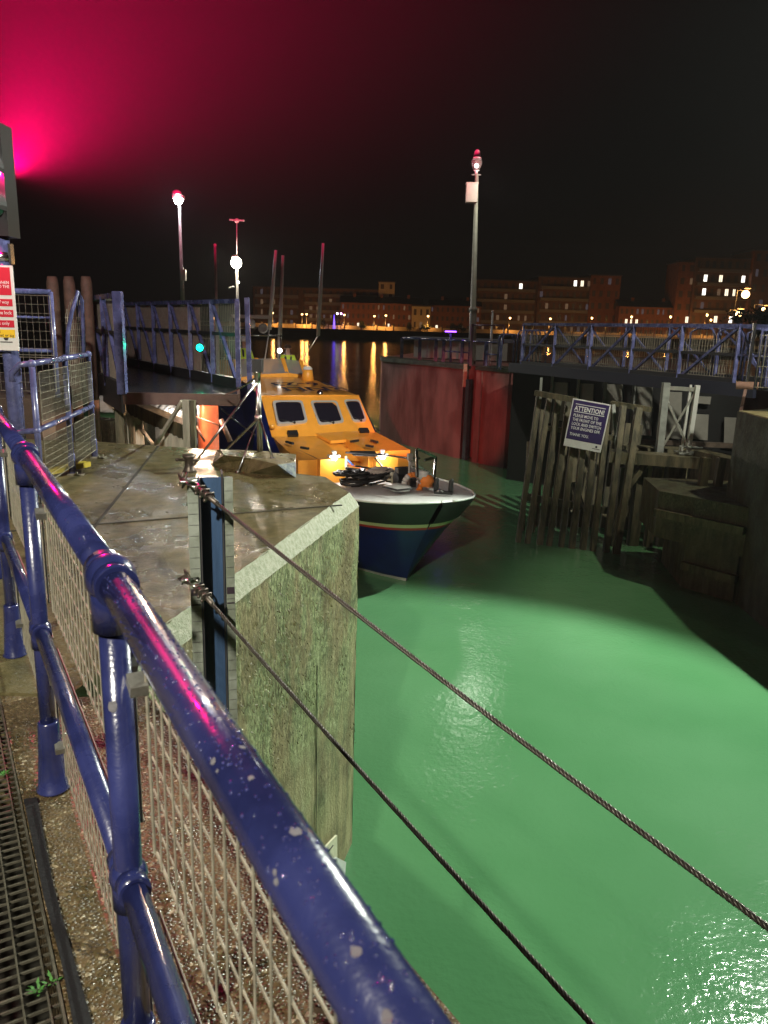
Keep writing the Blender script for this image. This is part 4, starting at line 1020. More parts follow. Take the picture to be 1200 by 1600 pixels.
gpl = at(165, 620, 12.6)
tag(MB().prism([(gpl.x - .10, gpl.y), (gpl.x + .02, gpl.y), (gpl.x + .02, gpl.y + .03), (gpl.x - .10, gpl.y + .03)], -.02, .25).prism([(gpl.x + .02, gpl.y), (gpl.x + .11, gpl.y), (gpl.x + .11, gpl.y + .03), (gpl.x + .02, gpl.y + .03)], -.02, .16).build('steel_plate', GREYP), 'small pale grey steel plate in the dark left of the timber fender', 'plate')
tag(MB().prism([(-11, 16.4), (-4.6, 14.6), (-4.5, 15.0), (-10.9, 16.9)], -4.9, -.45).build('quay_wall', ALGD), 'low black slab added to darken the gaps between the pale fender timbers', 'quay wall')  # dark slab added to hide the lit water behind the fender
# curved red steel skin of the left gate, lit by a bulkhead lamp
gk = thing('gate_skin', 'curved orange red steel gate plate glaring under a bulkhead lamp below the walkway', 'gate', (-3, 12.9, -2))
m_ = MB(); n_ = 12; g0 = at(297, 640, 12.6); g1 = at(338, 640, 12.9)
for i in range(n_ + 1):
    t = i / n_; x = g0.x + (g1.x - g0.x) * t; y = 12.7 + .35 * (2 * t - 1) ** 2
    m_.v += [V3((x, y, -3.9)), V3((x, y, .25))]
for i in range(n_): m_.f.append([2 * i, 2 * i + 2, 2 * i + 3, 2 * i + 1]); m_.sm.append(True)
m_.build('plate', mat('orange_red_steel', (.55, .12, .05), .3, 0, .35, 4, bump=.3), gk)
m_ = MB().tube([at(300, 655, 12.4), at(320, 690, 12.4)], .02, 6).tube([at(298, 648, 12.4), at(352, 668, 12.3)], .012, 6).tube([at(345, 655, 12.3), at(360, 690, 12.3)], .04, 8); m_.build('pipe', rb, gk)
lp = at(314, 626, 12.35); lpb = MB().box(lp + V3((0, .08, .03)), (.22, .12, .06)).build('bulkhead_lamp', WHITE, gk)
MB().ball(lp, .06, 10, 8).build('bulb', emis('warm_bulb_lit', (1, .75, .55), 60), lpb)
light('bulkhead_light', 'POINT', lp + V3((0, -.1, -.08)), 120, (1, .62, .42), .05)
# water-side clutter on the pontoon seen behind the fender
ptn = thing('pontoon', 'narrow brightly lit pontoon edge with white fenders seen through the timber frame', 'pontoon', (-4, 15, -1.2))
pa, pb = at(228, 634, 16.0), at(285, 665, 14.0)
MB().bar(pa, pb, .7, .12).build('pontoon_deck', WOOD, ptn)
for k in range(9):
    q = pa.lerp(pb, (k + .5) / 9) + V3((0, 0, .16)); lump(q, (.14, .16, .12), k + 20, 10, 7).build('fender', WHITE, ptn)
MB().tube([at(228, 627, 16), at(262, 625, 15)], .03, 6).tube([at(262, 625, 15), at(262, 640, 15)], .03, 6).tube([at(270, 625, 14.6), at(269, 650, 14.6)], .05, 6).build('hand_rail', WHITE, ptn)
light('pontoon_light', 'POINT', (pb.x - .3, pb.y - .2, pb.z + .35), 40, (1, .9, .8), .1)

# --- raised landing at far left with its railing and three timber heads
ldg = thing('raised_landing', 'dark brown concrete landing at the far left behind the signal pole', 'landing', (-6, 11, 0))
MB().prism([(-12, 9.9), (-4.55, 10.1), (-4.9, 12.0), (-6.4, 14.6), (-12, 15)], -4.6, .42).build('block', mat('brown_concrete', (.09, .055, .035), .6, var=.5, vs=2, bump=.4), ldg)
r3 = thing('railing', 'darker blue mesh railing on the raised landing at the far left behind the notice', 'railing', (-4.8, 10.6, .42))
ra_, rb_ = V3((-7.2, 10.3, .42)), V3((-4.48, 10.5, .42))
for z, r_ in ((1.38, .035), (.62, .03), (1.05, .016)):
    MB().tube([ra_ + V3((0, 0, z)), rb_ + V3((0, 0, z))], r_, 10).build('rail', BLUE2, r3)
for t in (0, .3, .6, .82, 1): 
    q = ra_.lerp(rb_, t); MB().tube([q, q + V3((0, 0, 1.38 if t in (0, 1) else 1.05))], .035, 10).build('post', BLUE2, r3)
mesh_panel(None, (ra_.x, ra_.y), (rb_.x, rb_.y), .95, 1.75, .04, r3, .08, .12, .003, sides=4); mesh_panel(None, (ra_.x, ra_.y), (rb_.x, rb_.y), .50, .98, .04, r3, .08, .12, .003, sides=4)
hoop = MB(); hp = [at(105, 556, 10.8), at(106, 520, 10.8), at(112, 488, 10.8), at(122, 455, 10.8), at(128, 470, 10.9), at(130, 510, 11), at(131, 556, 11)]
gtw = thing('wicket_gate', 'narrow arched blue gate leaf with pale mesh at the near end of the gate walkway', 'gate', (hp[0].x, hp[0].y, .42))
hoop.tube(hp, .028, 8).build('frame', BLUE2, gtw)
m_ = MB()
for k in range(9):
    t = (k + .5) / 9; a_ = hp[0].lerp(hp[6], t); zt = 1.5 + .25 * math.sin(t * 2.2); m_.tube([V3((a_.x, a_.y, .55)), V3((a_.x, a_.y, zt))], .004, 4)
for k in range(12): m_.tube([V3((hp[0].x, hp[0].y, .6 + .08 * k)), V3((hp[6].x, hp[6].y, .6 + .08 * k))], .004, 4)
m_.build('mesh_panel', GALV, gtw)
for i, (px, l_) in enumerate(((81, 'leftmost of three'), (107, 'middle of three'), (134, 'rightmost of three'))):
    q = at(px, 432, 12.4 + i * .2); tag(MB().lathe((q.x, q.y, -1), [(.095, 0), (.09, q.z + .9), (.07, q.z + 1)], 10).build('timber_pile', mat('brown_pile_timber', (.22, .13, .09), .7, var=.4) if i == 0 else bpy.data.materials['brown_pile_timber']), l_ + ' brown pile heads rising behind the far left railing', 'pile', 'pile heads at the far left')

# =================================================================== FAR LAMP MASTS (left)
def mast_lamp(label, px, pyb, pyt, Y, color, power, r_, boxy=None, group='floodlight masts'):
    b_ = at(px + 8, pyb, Y); t_ = at(px, pyt, Y); t = thing('lamp_mast', label, 'lamp mast', (t_.x, Y, -1), 0, group)
    MB().tube([(t_.x, Y, -1), (t_.x, Y, t_.z + .1)], [.12, .06], 10).build('pole', GREYP, t)
    h = MB().box((t_.x, Y - .1, t_.z + .12), (.5, .35, .14)).lathe((t_.x - .1, Y, t_.z + .25), [(.22, 0), (.2, .12), (.08, .2)], 12).build('lamp_head', GREYP, t)
    MB().ball((t_.x, Y - .15, t_.z), r_, 14, 10).build('lamp', emis('mast_lamp_%d' % px, color, 130), h)
    light('mast_lamp_light', 'SPOT', (t_.x, Y - .6, t_.z), power, color, .12, (t_.x * .6, Y - 12, t_.z - 4), 150, .3)
    if boxy: q = at(px + 6, boxy, Y); MB().box((t_.x + .12, Y - .12, q.z), (.22, .2, .5)).build('control_box', WHITE, t)
    return t
mast_lamp('slim mast with a blue white floodlight, the higher of the two lamps on the left', 280, 475, 313, 38, (.8, .88, 1), 1100, .20, 430)
mm = mast_lamp('mast with a warm white floodlight below a small wind sensor', 370, 470, 411, 46, (1, .86, .66), 2400, .30)
q0, q1 = at(370, 400, 46), at(370, 345, 46)
MB().tube([q0, q1], .03, 6).tube([q1 + V3((-.42, 0, .05)), q1 + V3((.42, 0, .02))], .05, 6).ball(q1, .14, 8, 6).build('wind_sensor', WHITE, mm)
q = at(372, 441, 46); MB().ball(q, .07, 8, 6).build('marker_lamp', lamp_l, mm); MB().tube([at(357, 450, 46), at(366, 448, 46)], .06, 6).build('bracket_arm', WHITE, mm)
def pole(name, label, cat, pa_, pb_, Y, r_, m=GREYP, zb=None, group=None):
    a_, b_ = at(*pa_, Y), at(*pb_, Y); 
    if zb is not None: a_.z = zb; a_.x = b_.x
    t = thing(name, label, cat, a_, 0, group); MB().tube([a_, a_.lerp(b_, .6), a_.lerp(b_, .61), b_], [r_, r_, r_ * .8, r_ * .7], 8).build('shaft', m, t)
    MB().ball(b_, r_ * .9, 8, 6).build('tip', m, t); return t
pole('aerial_pole', 'slim grey pole rising behind the right end of the gate walkway', 'pole', (337, 470), (336, 383), 24, .055, zb=-.5)

# =================================================================== FAR QUAY (right)
redw = mat('red_lit_quay_wall', (.34, .13, .11), .5, 0, .5, 1.1, col2=(.17, .06, .055), bump=.4, bs=9, stretch=(1.2, 1.2, .35), rvar=.2)  # reddish base colour carries part of the red light on the wall
fq = thing('quay_wall', 'tall smooth quay wall glowing dark red across the water behind the bow', 'quay wall', (2, 33, -3.7))
W0, W1, W2, W3 = (-.28, 35.8), (3.0, 30.8), (3.42, 30.15), (4.5, 28.9)
MB().prism([W0, W1, (3.25, 31.6), (3.75, 30.9), W2, W3, (5.4, 29.9), (9.5, 26.2), (13, 24.5), (14, 21), (60, 21), (60, 47), (2.2, 47), (-.35, 37.2)], -4.9, 0).build('wall', redw, fq)
MB().prism([(-.33, 35.72), (3.0, 30.68), (3.3, 31.2), (3.35, 31.75), (.3, 36.6), (-.4, 37.3)], -.12, .06).build('capping', ALGD, fq)
MB().prism([(3.36, 30.1), (4.52, 28.8), (5.45, 29.85), (4.4, 31)], -.1, .05).build('capping', ALGD, fq)
MB().box((3.04, 30.72, -.35), (.14, .12, .9)).build('pale_fixing', mat('pale_wood_block', (.55, .47, .32), .6, var=.3), fq)
MB().box((3.2, 30.6, -2.2), (.16, .2, 3.4), R(-45)).build('ladder_strip', mat('dark_teal_steel', (.06, .10, .11), .5, var=.4), fq)
MB().box((3.62, 29.86, -1.9), (.05, .05, 3.5)).build('corner_pipe', rb, fq)
shd = thing('shed', 'long low pale shed behind the railing on the red quay', 'shed', (3, 37, 0))
sA, sB = at(646, 560, 37.0), at(792, 560, 35.2)
MB().prism([(sA.x, 37.0), (sB.x, 35.2), (sB.x + 1, 37.5), (sA.x + .6, 39.3)], .05, .85).build('wall', mat('pale_green_render', (.50, .52, .42), .6, 0, .2, 2), shd)
MB().prism([(sA.x - .5, 36.9), (sB.x + .2, 35.1), (sB.x + 1.3, 37.6), (sA.x + .1, 39.5)], .86, .98).build('roof', mat('grey_blue_roof', (.20, .22, .26), .5, 0, .3, 3), shd)
for k in range(3):
    t = (.15, .5, .8)[k]; q = V3((sA.x, 36.93, 0)).lerp(V3((sB.x, 35.1, 0)), t); MB().box((q.x, q.y, .42), (.06, .05, .76), R(-18)).build('corner_post', GREYP, shd)
r4 = thing('railing', 'dark blue post and rail fence along the top of the red quay wall', 'railing', (2, 33, 0))
def onq(px, t=None, back=.35):
    # plan point on the quay edge line seen at this pixel column
    rr = ray(px, 570); d_ = Vector((W3[0] - W0[0], W3[1] - W0[1])); n2 = Vector((d_.y, -d_.x)).normalized(); n2 = -n2 if n2.y < 0 else n2
    p0 = Vector(W0) + n2 * back; k_ = p0.dot(n2) / (rr.x * n2.x + rr.y * n2.y); return Vector((rr.x * k_, rr.y * k_))
posts = [627, 655, 680, 692, 721, 733, 758, 779]
for px in posts:
    q = onq(px); MB().bar((q.x, q.y, .0), (q.x, q.y, .98), .14, .12).build('post', BLUE2, r4)
for a_, b_ in zip(posts, posts[1:]):
    qa_, qb_ = onq(a_), onq(b_); m_ = MB().tube([(qa_.x, qa_.y, .96), (qb_.x, qb_.y, .96)], .035, 6)
    if a_ in (692, 721, 758): m_.tube([(qa_.x, qa_.y, .5), (qb_.x, qb_.y, .5)], .03, 6)
    m_.build('rail', BLUE2, r4)
q = onq(735, back=.15); q2 = onq(784, back=.6)
MB().bar((q.x, q.y, .0), (q.x, q.y, 1.62), .10, .10).tube([(q.x, q.y, 1.58), (q2.x, q2.y, 1.60)], .035, 6).tube([(q2.x, q2.y, 1.60), (q2.x, q2.y, .9)], .03, 6).build('barrier_rail', mat('maroon_paint', (.10, .03, .06), .4), r4)
st = thing('stile', 'cluster of blue hooped handrails where the quay meets the right gate bridge', 'handrail', onq(790).to_3d())
for k, px in enumerate((777, 782, 806, 812, 818, 826)):
    Y_ = 29.2 - .35 * k; b_ = at(px, 574, Y_); t_ = at(px + 1, 516 if k > 1 else 522, Y_)
    MB().tube([(b_.x, Y_, .0), (b_.x, Y_, t_.z - .15), (b_.x + .08, Y_, t_.z), (b_.x + .45, Y_ - .1, t_.z), (b_.x + .55, Y_ - .1, t_.z - .3), (b_.x + .55, Y_ - .1, .3)], .035, 8).build('hoop', BLUE2, st)
# masts on the far quay
qm = onq(737, back=1.2)
cm_ = thing('camera_mast', 'tall pale leaning mast with a box and a lit glass dome on top', 'mast', (qm.x, qm.y, 0))
Ym = qm.y; mb_ = Vector((qm.x, Ym, 0)); mt_ = at(745, 272, Ym)
MB().tube([mb_, mb_.lerp(mt_, .30), mb_.lerp(mt_, .305), mt_], [.16, .14, .12, .07], 14).tube([mb_.lerp(mt_, .29), mb_.lerp(mt_, .31)], .17, 14).build('pole', mat('pale_mast_paint', (.42, .40, .33), .5, 0, .3, 1.5), cm_)
bx_ = at(737, 302, Ym - .1); MB().box(bx_, (.44, .34, .68)).box(bx_ + V3((0, 0, .36)), (.48, .38, .03)).build('equipment_box', mat('pale_grey_cabinet', (.55, .50, .44), .5, 0, .15, 4), cm_)
dm = at(745, 255, Ym); MB().lathe(dm, [(.20, -.42), (.06, -.40), (.06, -.30), (.13, -.26)], 14).lathe(dm, [(.10, .28), (.16, .20), (.17, .14), (.10, .44), (.05, .5)], 14).build('lamp_fitting', WHITE, cm_)
MB().lathe(dm, [(.12, -.24), (.20, -.08), (.22, .04), (.18, .16), (.1, .2)], 16).build('glass_dome', mat('smoky_glass', (.25, .24, .22), .15, alpha=.45), cm_)
MB().ball(dm + V3((-.01, -.05, -.1)), .09, 10, 8).build('lamp', emis('dome_lamp_lit', (1, .93, .95), 7), cm_)
light('dome_lamp_light', 'POINT', (dm.x + .7, dm.y - 1.2, dm.z - .8), 150, (.98, 1, .84), .45)
vp = thing('lamp_post', 'thin blue post with a short violet glowing strip light on the red quay', 'lamp post', onq(704, back=.5).to_3d())
q = onq(704, back=.5); t_ = at(704, 518, q.y); MB().tube([(q.x, q.y, 0), t_], .05, 8).build('pole', BLUE2, vp)
MB().box(t_, (.50, .12, .10)).build('lamp_housing', DARK, vp); MB().box(t_ + V3((0, -.075, 0)), (.46, .02, .05)).build('strip_light', emis('violet_strip_lit', (.25, .06, 1), 9), vp)
pole('signal_pole', 'short white pole with a crossbar behind the quay railing right of the tall mast', 'pole', (770, 542), (770, 487), 31.5, .05, WHITE, zb=0)
# red spot added at the tripod mast top to light the far quay wall
light('red_wall_fill_spot', 'SPOT', (Tt.x + .02, Tt.y + .16, Tt.z + .12), 7000, (1, .10, .10), .06, (2.5, 31.5, -2.2), 15, .5)

# =================================================================== RIGHT GATE BRIDGE
rbg = thing('footbridge', 'long blue truss gate bridge with pale mesh on the right above the dark fender', 'footbridge', (6, 22, .4))
A_, B_ = V3((8.38, 17.3, .40)), V3((4.18, 26.6, .34)); off = V3((1.15, .52, 0))
P0, P1_ = A_.lerp(B_, .085), A_.lerp(B_, .94)
truss(rbg, P0, P1_, 5, 1.30, dirn=1, mid=.50, w_=.085, botw=.12, ver=.085, mr=.006)
truss(rbg, P0 + off, P1_ + off, 5, 1.30, dirn=-1, mid=.50, w_=.07, botw=.12, ver=.11, mr=.0045)
MB().prism([pt2(A_), pt2(A_ + off), pt2(B_ + off), pt2(B_)], .30, .38).build('deck', wetdk, rbg)
MB().bar(A_.lerp(B_, .02) + V3((-.03, 0, -.13)), B_ + V3((-.03, 0, -.13)), .12, .30).build('side_beam', mat('dark_navy_steel', (.012, .014, .03), .6), rbg)
q = A_ + V3((.02, 0, 0)); MB().bar(q, q + V3((0, 0, 1.36)), .12, .12).build('end_post', BLUE2, rbg)
q = A_.lerp(B_, .045); MB().bar(q + V3((-.05, -.05, -.2)), q + V3((-.05, -.05, 1.36)), .06, .06).build('silver_post', STEEL, rbg)
MB().bar(A_ + V3((-.02, 0, 1.3)), P0 + V3((0, 0, 1.3)), .07, .07).bar(A_ + V3((0, 0, .65)), P0 + V3((0, 0, .65)), .05, .05).bar(A_ + V3((0, 0, .02)), P0 + V3((0, 0, 1.25)), .05, .05).build('end_rail', BLUE2, rbg)
MB().bar(at(1150, 602, 17.2), at(1188, 603, 17.0), .05, .16).build('fascia', mat('pinkish_rust_fascia', (.32, .18, .13), .6, var=.4), rbg)
for k in range(3):
    q = A_.lerp(B_, .16 + .09 * k) + off * .9
    MB().tube([q, q + V3((0, 0, 1.15)), q + V3((.1, -.2, 1.25)), q + V3((.3, -.6, 1.25)), q + V3((.36, -.7, 1.1)), q + V3((.36, -.7, .05))], .03, 8).build('handrail_hoop', BLUE2, rbg)
for k in range(2):
    q = at(1186 + 8 * k, 560, 16.2); MB().tube([(q.x, q.y, .4), (q.x, q.y, 1.6), (q.x + .8, q.y - .4, 1.62)], .035, 8).build('approach_rail', BLUE2, rbg)
    mesh_panel(None, (q.x, q.y), (q.x + .9, q.y - .5), .45, 1.5, .03, rbg, .1, .2, .004, sides=4)
# lattice support
twr = thing('lattice_support', 'galvanised steel lattice leg holding up the right gate bridge', 'support', (6.9, 18.6, -1.4))
L0, L1, R0_, R1_ = at(1041, 598, 18.7), at(1029, 714, 18.7), at(1090, 602, 18.3), at(1075, 706, 18.3)
gal = mat('galvanised_steel', (.40, .42, .38), .4, .5, .3, 5); 
MB().bar(L0, L1, .16, .16).build('leg', gal, twr); MB().bar(R0_, R1_, .10, .10).bar(R0_ + V3((-.12, .1, 0)), R1_ + V3((-.12, .1, 0)), .05, .05).build('leg', mat('bright_galvanised_steel', (.75, .76, .70), .3, .5), twr)
MB().bar(L0 + V3((0, 0, -.3)), R1_ + V3((0, 0, .1)), .05, .05).build('brace', gal, twr); MB().bar(L1 + V3((0, 0, .1)), R0_ + V3((0, 0, -.1)), .05, .05).build('brace', gal, twr); MB().bar(L0 + V3((0, 0, -.12)), R0_ + V3((0, 0, -.1)), .05, .09).build('brace', gal, twr)
MB().box(R1_ + V3((0, 0, -.02)), (.55, .4, .03)).tube([R1_ + V3((-.25, -.1, 0)), R1_ + V3((-.25, -.1, .15)), R1_ + V3((.3, -.1, .12))], .02, 6).build('foot_plate', gal, twr)
# platform of dark timbers
plt = thing('timber_platform', 'dark soaked timber platform on piles under the lattice leg', 'platform', (6.5, 18.8, -3.7))
MB().bar(at(955, 712, 18.6), at(1092, 722, 18.0), .5, .26).bar(at(975, 700, 19.6), at(1110, 706, 19.4), .5, .12).build('beam', WOOD, plt)
for i, (px, w_) in enumerate(((975, .2), (1003, .24), (1028, .16), (1056, .45), (1085, .2), (1112, .2))):
    q = at(px, 730, 18.5 + .1 * (i % 2)); MB().bar((q.x, q.y, q.z), (q.x - .05, q.y, -4.6), w_, .25).build('pile', WOOD, plt)
MB().bar(at(975, 770, 18.3), at(1010, 722, 18.3), .12, .12).build('brace', WOOD, plt)
MB().bar(at(1088, 725, 18.2), at(1165, 745, 17.2), .4, .7).bar(at(1062, 785, 17.8), at(1168, 800, 16.6), .3, .4).build('waling', WOOD, plt)
# gate skin with pale panels behind
gtp = thing('sector_gate', 'black steel gate frame with a row of pale grey panels under the right bridge', 'gate', (7, 24, -3.7))
blk = mat('black_gate_steel', (.012, .012, .012), .6)
g_a, g_b = at(800, 640, 26.5), at(1165, 640, 22.0)
def gpt(px, py):
    rr = ray(px, py); d_ = Vector((g_b.x - g_a.x, g_b.y - g_a.y)); n2 = Vector((d_.y, -d_.x)).normalized(); k_ = (g_a.x * n2.x + g_a.y * n2.y) / (rr.x * n2.x + rr.y * n2.y)
    return V3((rr.x * k_, rr.y * k_, CH + rr.z * k_))
MB().slab([V3((g_a.x, g_a.y + .25, -4.6)), V3((g_b.x, g_b.y + .25, -4.6)), V3((g_b.x, g_b.y + .25, .3)), V3((g_a.x, g_a.y + .25, .3))], .1).build('skin', blk, gtp)
pnl = mat('pale_grey_panel', (.30, .29, .25), .5, 0, .2, 2)
for (x0, y0, x1, y1) in ((864, 597, 887, 656), (907, 599, 928, 628), (946, 600, 972, 675), (993, 604, 1019, 679), (1039, 612, 1065, 684), (1083, 647, 1107, 686), (1132, 652, 1151, 695), (1092, 619, 1111, 630)):
    MB().slab([gpt(x0 - 1, y1), gpt(x1 - 2, y1 + 2), gpt(x1, y0 + 1), gpt(x0, y0)], .05).build('panel', pnl, gtp)
for px in (864, 905, 947, 992): MB().bar(gpt(px, 583) + V3((-.05, -.2, 0)), gpt(px - 6, 660) + V3((-.05, -.2, 0)), .08, .08).build('stanchion', gal, gtp)
MB().bar(gpt(858, 583) + V3((0, -.25, 0)), gpt(937, 587) + V3((0, -.25, 0)), .06, .06).bar(gpt(960, 686) + V3((0, -.3, 0)), gpt(1140, 694) + V3((0, -.3, 0)), .15, .14).bar(gpt(950, 692) + V3((0, -.5, 0)), gpt(1015, 690) + V3((0, -.5, 0)), .06, .06).build('rail', mat('dull_brown_steel', (.16, .12, .09), .6, var=.4), gtp)
MB().slab([gpt(975, 905), gpt(1075, 905), gpt(1075, 728), gpt(975, 724)], .1).build('weedy_plate', ALG, gtp)
# timber fender dolphin with the ATTENTION sign
dol = thing('timber_fender', 'dark timber pile fender standing in the water with leaning posts and the notice', 'fender', (4.8, 19, -3.7))
piles = [((843, 613), (810, 842)), ((859, 616), (824, 846)), ((873, 617), (843, 850)), ((889, 620), (858, 850)), ((902, 625), (876, 858)), ((918, 628), (893, 858)), ((934, 632), (910, 862)), ((950, 636), (926, 862)), ((974, 634), (946, 868)), ((998, 637), (962, 868))]
for k, (a_, b_) in enumerate(piles):
    Ya = 19.3 - .09 * k; p_, q_ = at(*a_, Ya), at(*b_, Ya - .7); q_ = p_ + (q_ - p_) * 1.12
    MB().bar(p_, q_, random.uniform(.11, .16), .16).build('pile', WOOD, dol)
for k in range(9):
    p_, q_ = at(848 + 19 * k, 640 + 3 * k, 20.6), at(836 + 17 * k, 850, 20.2); MB().bar(p_, q_ + (q_ - p_) * .1, .13, .13).build('pile', WOOD, dol)
for k, (a_, b_, w_) in enumerate((((836, 614), (900, 625), .13), ((955, 630), (1018, 640), .12), ((850, 668), (960, 685), .12), ((818, 775), (960, 800), .16), ((895, 755), (912, 795), .08))):
    MB().bar(at(*a_, 19.1), at(*b_, 18.6), .12, w_).build('waling', WOOD, dol)
MB().bar(at(958, 632, 18.9), at(966, 720, 18.7), .08, .08).bar(at(846, 590, 19.2), at(843, 640, 19.2), .06, .02).build('steel_strap', gal, dol)
for (x0, y0, x1, y1) in ((825, 690, 818, 830), (846, 700, 832, 845), (897, 770, 893, 800)): MB().bar(at(x0, y0, 20), at(x1, y1, 19.5), .05, .05).build('pale_batten', mat('pale_wet_batten', (.45, .42, .3), .6, var=.4) if x0 == 825 else bpy.data.materials['pale_wet_batten'], dol)
sgn = thing('notice_board', 'dark blue ATTENTION notice with white lettering fixed to the timber fender', 'sign', at(920, 665, 18.5))
TL, TR, BL_ = at(895.5, 622, 18.5), at(955, 632.5, 18.2), at(886.5, 697, 18.5)
ux = (TR - TL); SW = ux.length; ux.normalize(); uy = (TL - BL_); SH = uy.length; uy = (uy - ux * uy.dot(ux)).normalized(); un = ux.cross(uy)
def sp(u, v_, o_=0): return TL + ux * (u * SW) - uy * (v_ * SH) + un * o_
MB().slab([sp(0, 1), sp(1, 1), sp(1, 0), sp(0, 0)], .02).build('board', WHITE, sgn)
MB().slab([sp(.03, .84, .004), sp(.97, .84, .004), sp(.97, .025, .004), sp(.03, .025, .004)], .003).build('blue_panel', simple('dark_violet_blue_vinyl', (.035, .02, .10), .35), sgn)
def st2(b, u, v_, size, bold=.0, sx=1): M = basis(sp(u, v_, .008), ux, uy); return text(b, size, WV, sgn, M, sx=sx, bold=bold)
MB().slab([sp(.10, .108, .008), sp(.89, .108, .008), sp(.89, .095, .008), sp(.10, .095, .008)], .002).build('rule', WV, sgn)
MB().slab([sp(.10, .263, .008), sp(.89, .263, .008), sp(.89, .25, .008), sp(.10, .25, .008)], .002).build('rule', WV, sgn)
st2('ATTENTION!', .095, .232, .155, .003, .80 * SW / .93)
for k, l_ in enumerate(('PLEASE MOVE TO', 'THE FRONT OF THE', 'LOCK AND SWITCH', 'YOUR ENGINES OFF.')): st2(l_, .10, .36 + .088 * k, .098, .001, .80 * SW / .93)
st2('THANK YOU.', .10, .755, .098, .001, .80 * SW / .93)
T_ = basis(sp(.86, .90, .004), ux, uy); MB().lathe(0, [(.025, 0), (.025, .004)], 14, T_).build('logo', inkm, sgn); MB().slab([sp(.76, .95, .005), sp(.96, .95, .005), sp(.96, .94, .005), sp(.76, .94, .005)], .002).build('logo_text', inkm, sgn)
# near right quay wall
rq = thing('quay_wall', 'mossy dark concrete quay end with a bright top at the right edge', 'quay wall', (7.1, 15.6, -3.7))
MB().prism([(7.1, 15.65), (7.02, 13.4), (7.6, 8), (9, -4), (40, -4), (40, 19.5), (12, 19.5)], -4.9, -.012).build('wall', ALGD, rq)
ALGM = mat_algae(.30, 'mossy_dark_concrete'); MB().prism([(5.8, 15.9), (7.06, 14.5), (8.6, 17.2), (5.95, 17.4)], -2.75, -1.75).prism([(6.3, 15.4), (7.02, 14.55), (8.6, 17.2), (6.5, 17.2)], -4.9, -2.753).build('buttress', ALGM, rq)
MB().bar((5.74, 15.84, -2.2), (7.0, 14.44, -2.2), .12, .16).bar((6.24, 15.34, -3.2), (6.98, 14.45, -3.2), .12, .16).build('fender_wale', WOOD, rq)
for px in (1104, 1128): q = at(px, 715, 16.6); MB().bar((q.x, q.y, q.z), (q.x - .1, q.y, -4.5), .16, .16).build('fender_post', WOOD, rq)
topm = mat('lichen_yellow_concrete', (.42, .36, .18), .7, 0, .5, 4, bump=.4)
MB().prism([(7.12, 15.62), (7.04, 13.3), (9.0, 12.6), (12, 15)], -.008, .012).build('worn_top', topm, rq)
MB().bar(at(1166, 605, 17.5), at(1157, 645, 17.2), .06, .06).build('pipe', rb, rq)
light('right_bank_fill_spot', 'SPOT', (9.0, 11.0, 7.8), 6500, (1, .97, .82), .12, (6.6, 20.4, .7), 40, .7)  # unseen spot added for the right bridge, panels and notice
light('quay_top_fill_spot', 'SPOT', (10.2, 14.2, 8.0), 2200, (1, .95, .7), .12, (8.6, 14.2, 0), 50, .5)  # another added spot, brightening only the yellow quay top

# =================================================================== TOWN ACROSS THE HARBOUR
GZ = -.6
struct(MB().box((0, 296.2, -3.2), (620, 68, 5.2)).build('promenade', mat('promenade_paving', (.30, .26, .2), .6, var=.2, vs=.5)))
swl = thing('sea_wall', 'long dark sea wall along the far side of the harbour', 'sea wall', (0, 262, WL)); MB().box((0, 261.9, -2.4), (620, .5, 4.1)).build('wall', mat('dark_sea_wall', (.035, .025, .02), .8, var=.4, vs=.3), swl)
brick = mat('dark_red_brick', (.25, .09, .045), .7, 0, .3, .6); rend = mat('cream_render', (.55, .46, .32), .7, 0, .15, .4); roofm = mat('slate_roof', (.06, .055, .06), .6, 0, .3, .8)
brick2 = mat('brown_brick', (.17, .085, .055), .7, 0, .3, .5); winm = mat('unlit_window', (.10, .09, .09), .2); white_b = mat('balcony_white', (.22, .20, .18), .5)
litw = emis('lit_window', (1, .86, .62), 1.7); dimw = emis('unlit_window_tint', (1, .6, .35), .10); dimw2 = emis('unlit_window_faint_tint', (.8, .7, .9), .05)  # the two weak glows are added to lighten a few unlit windows
litw2 = emis('lit_window_white', (1, .97, .85), 2.6)
def zat(px, py, Y): return at(px, py, Y).z
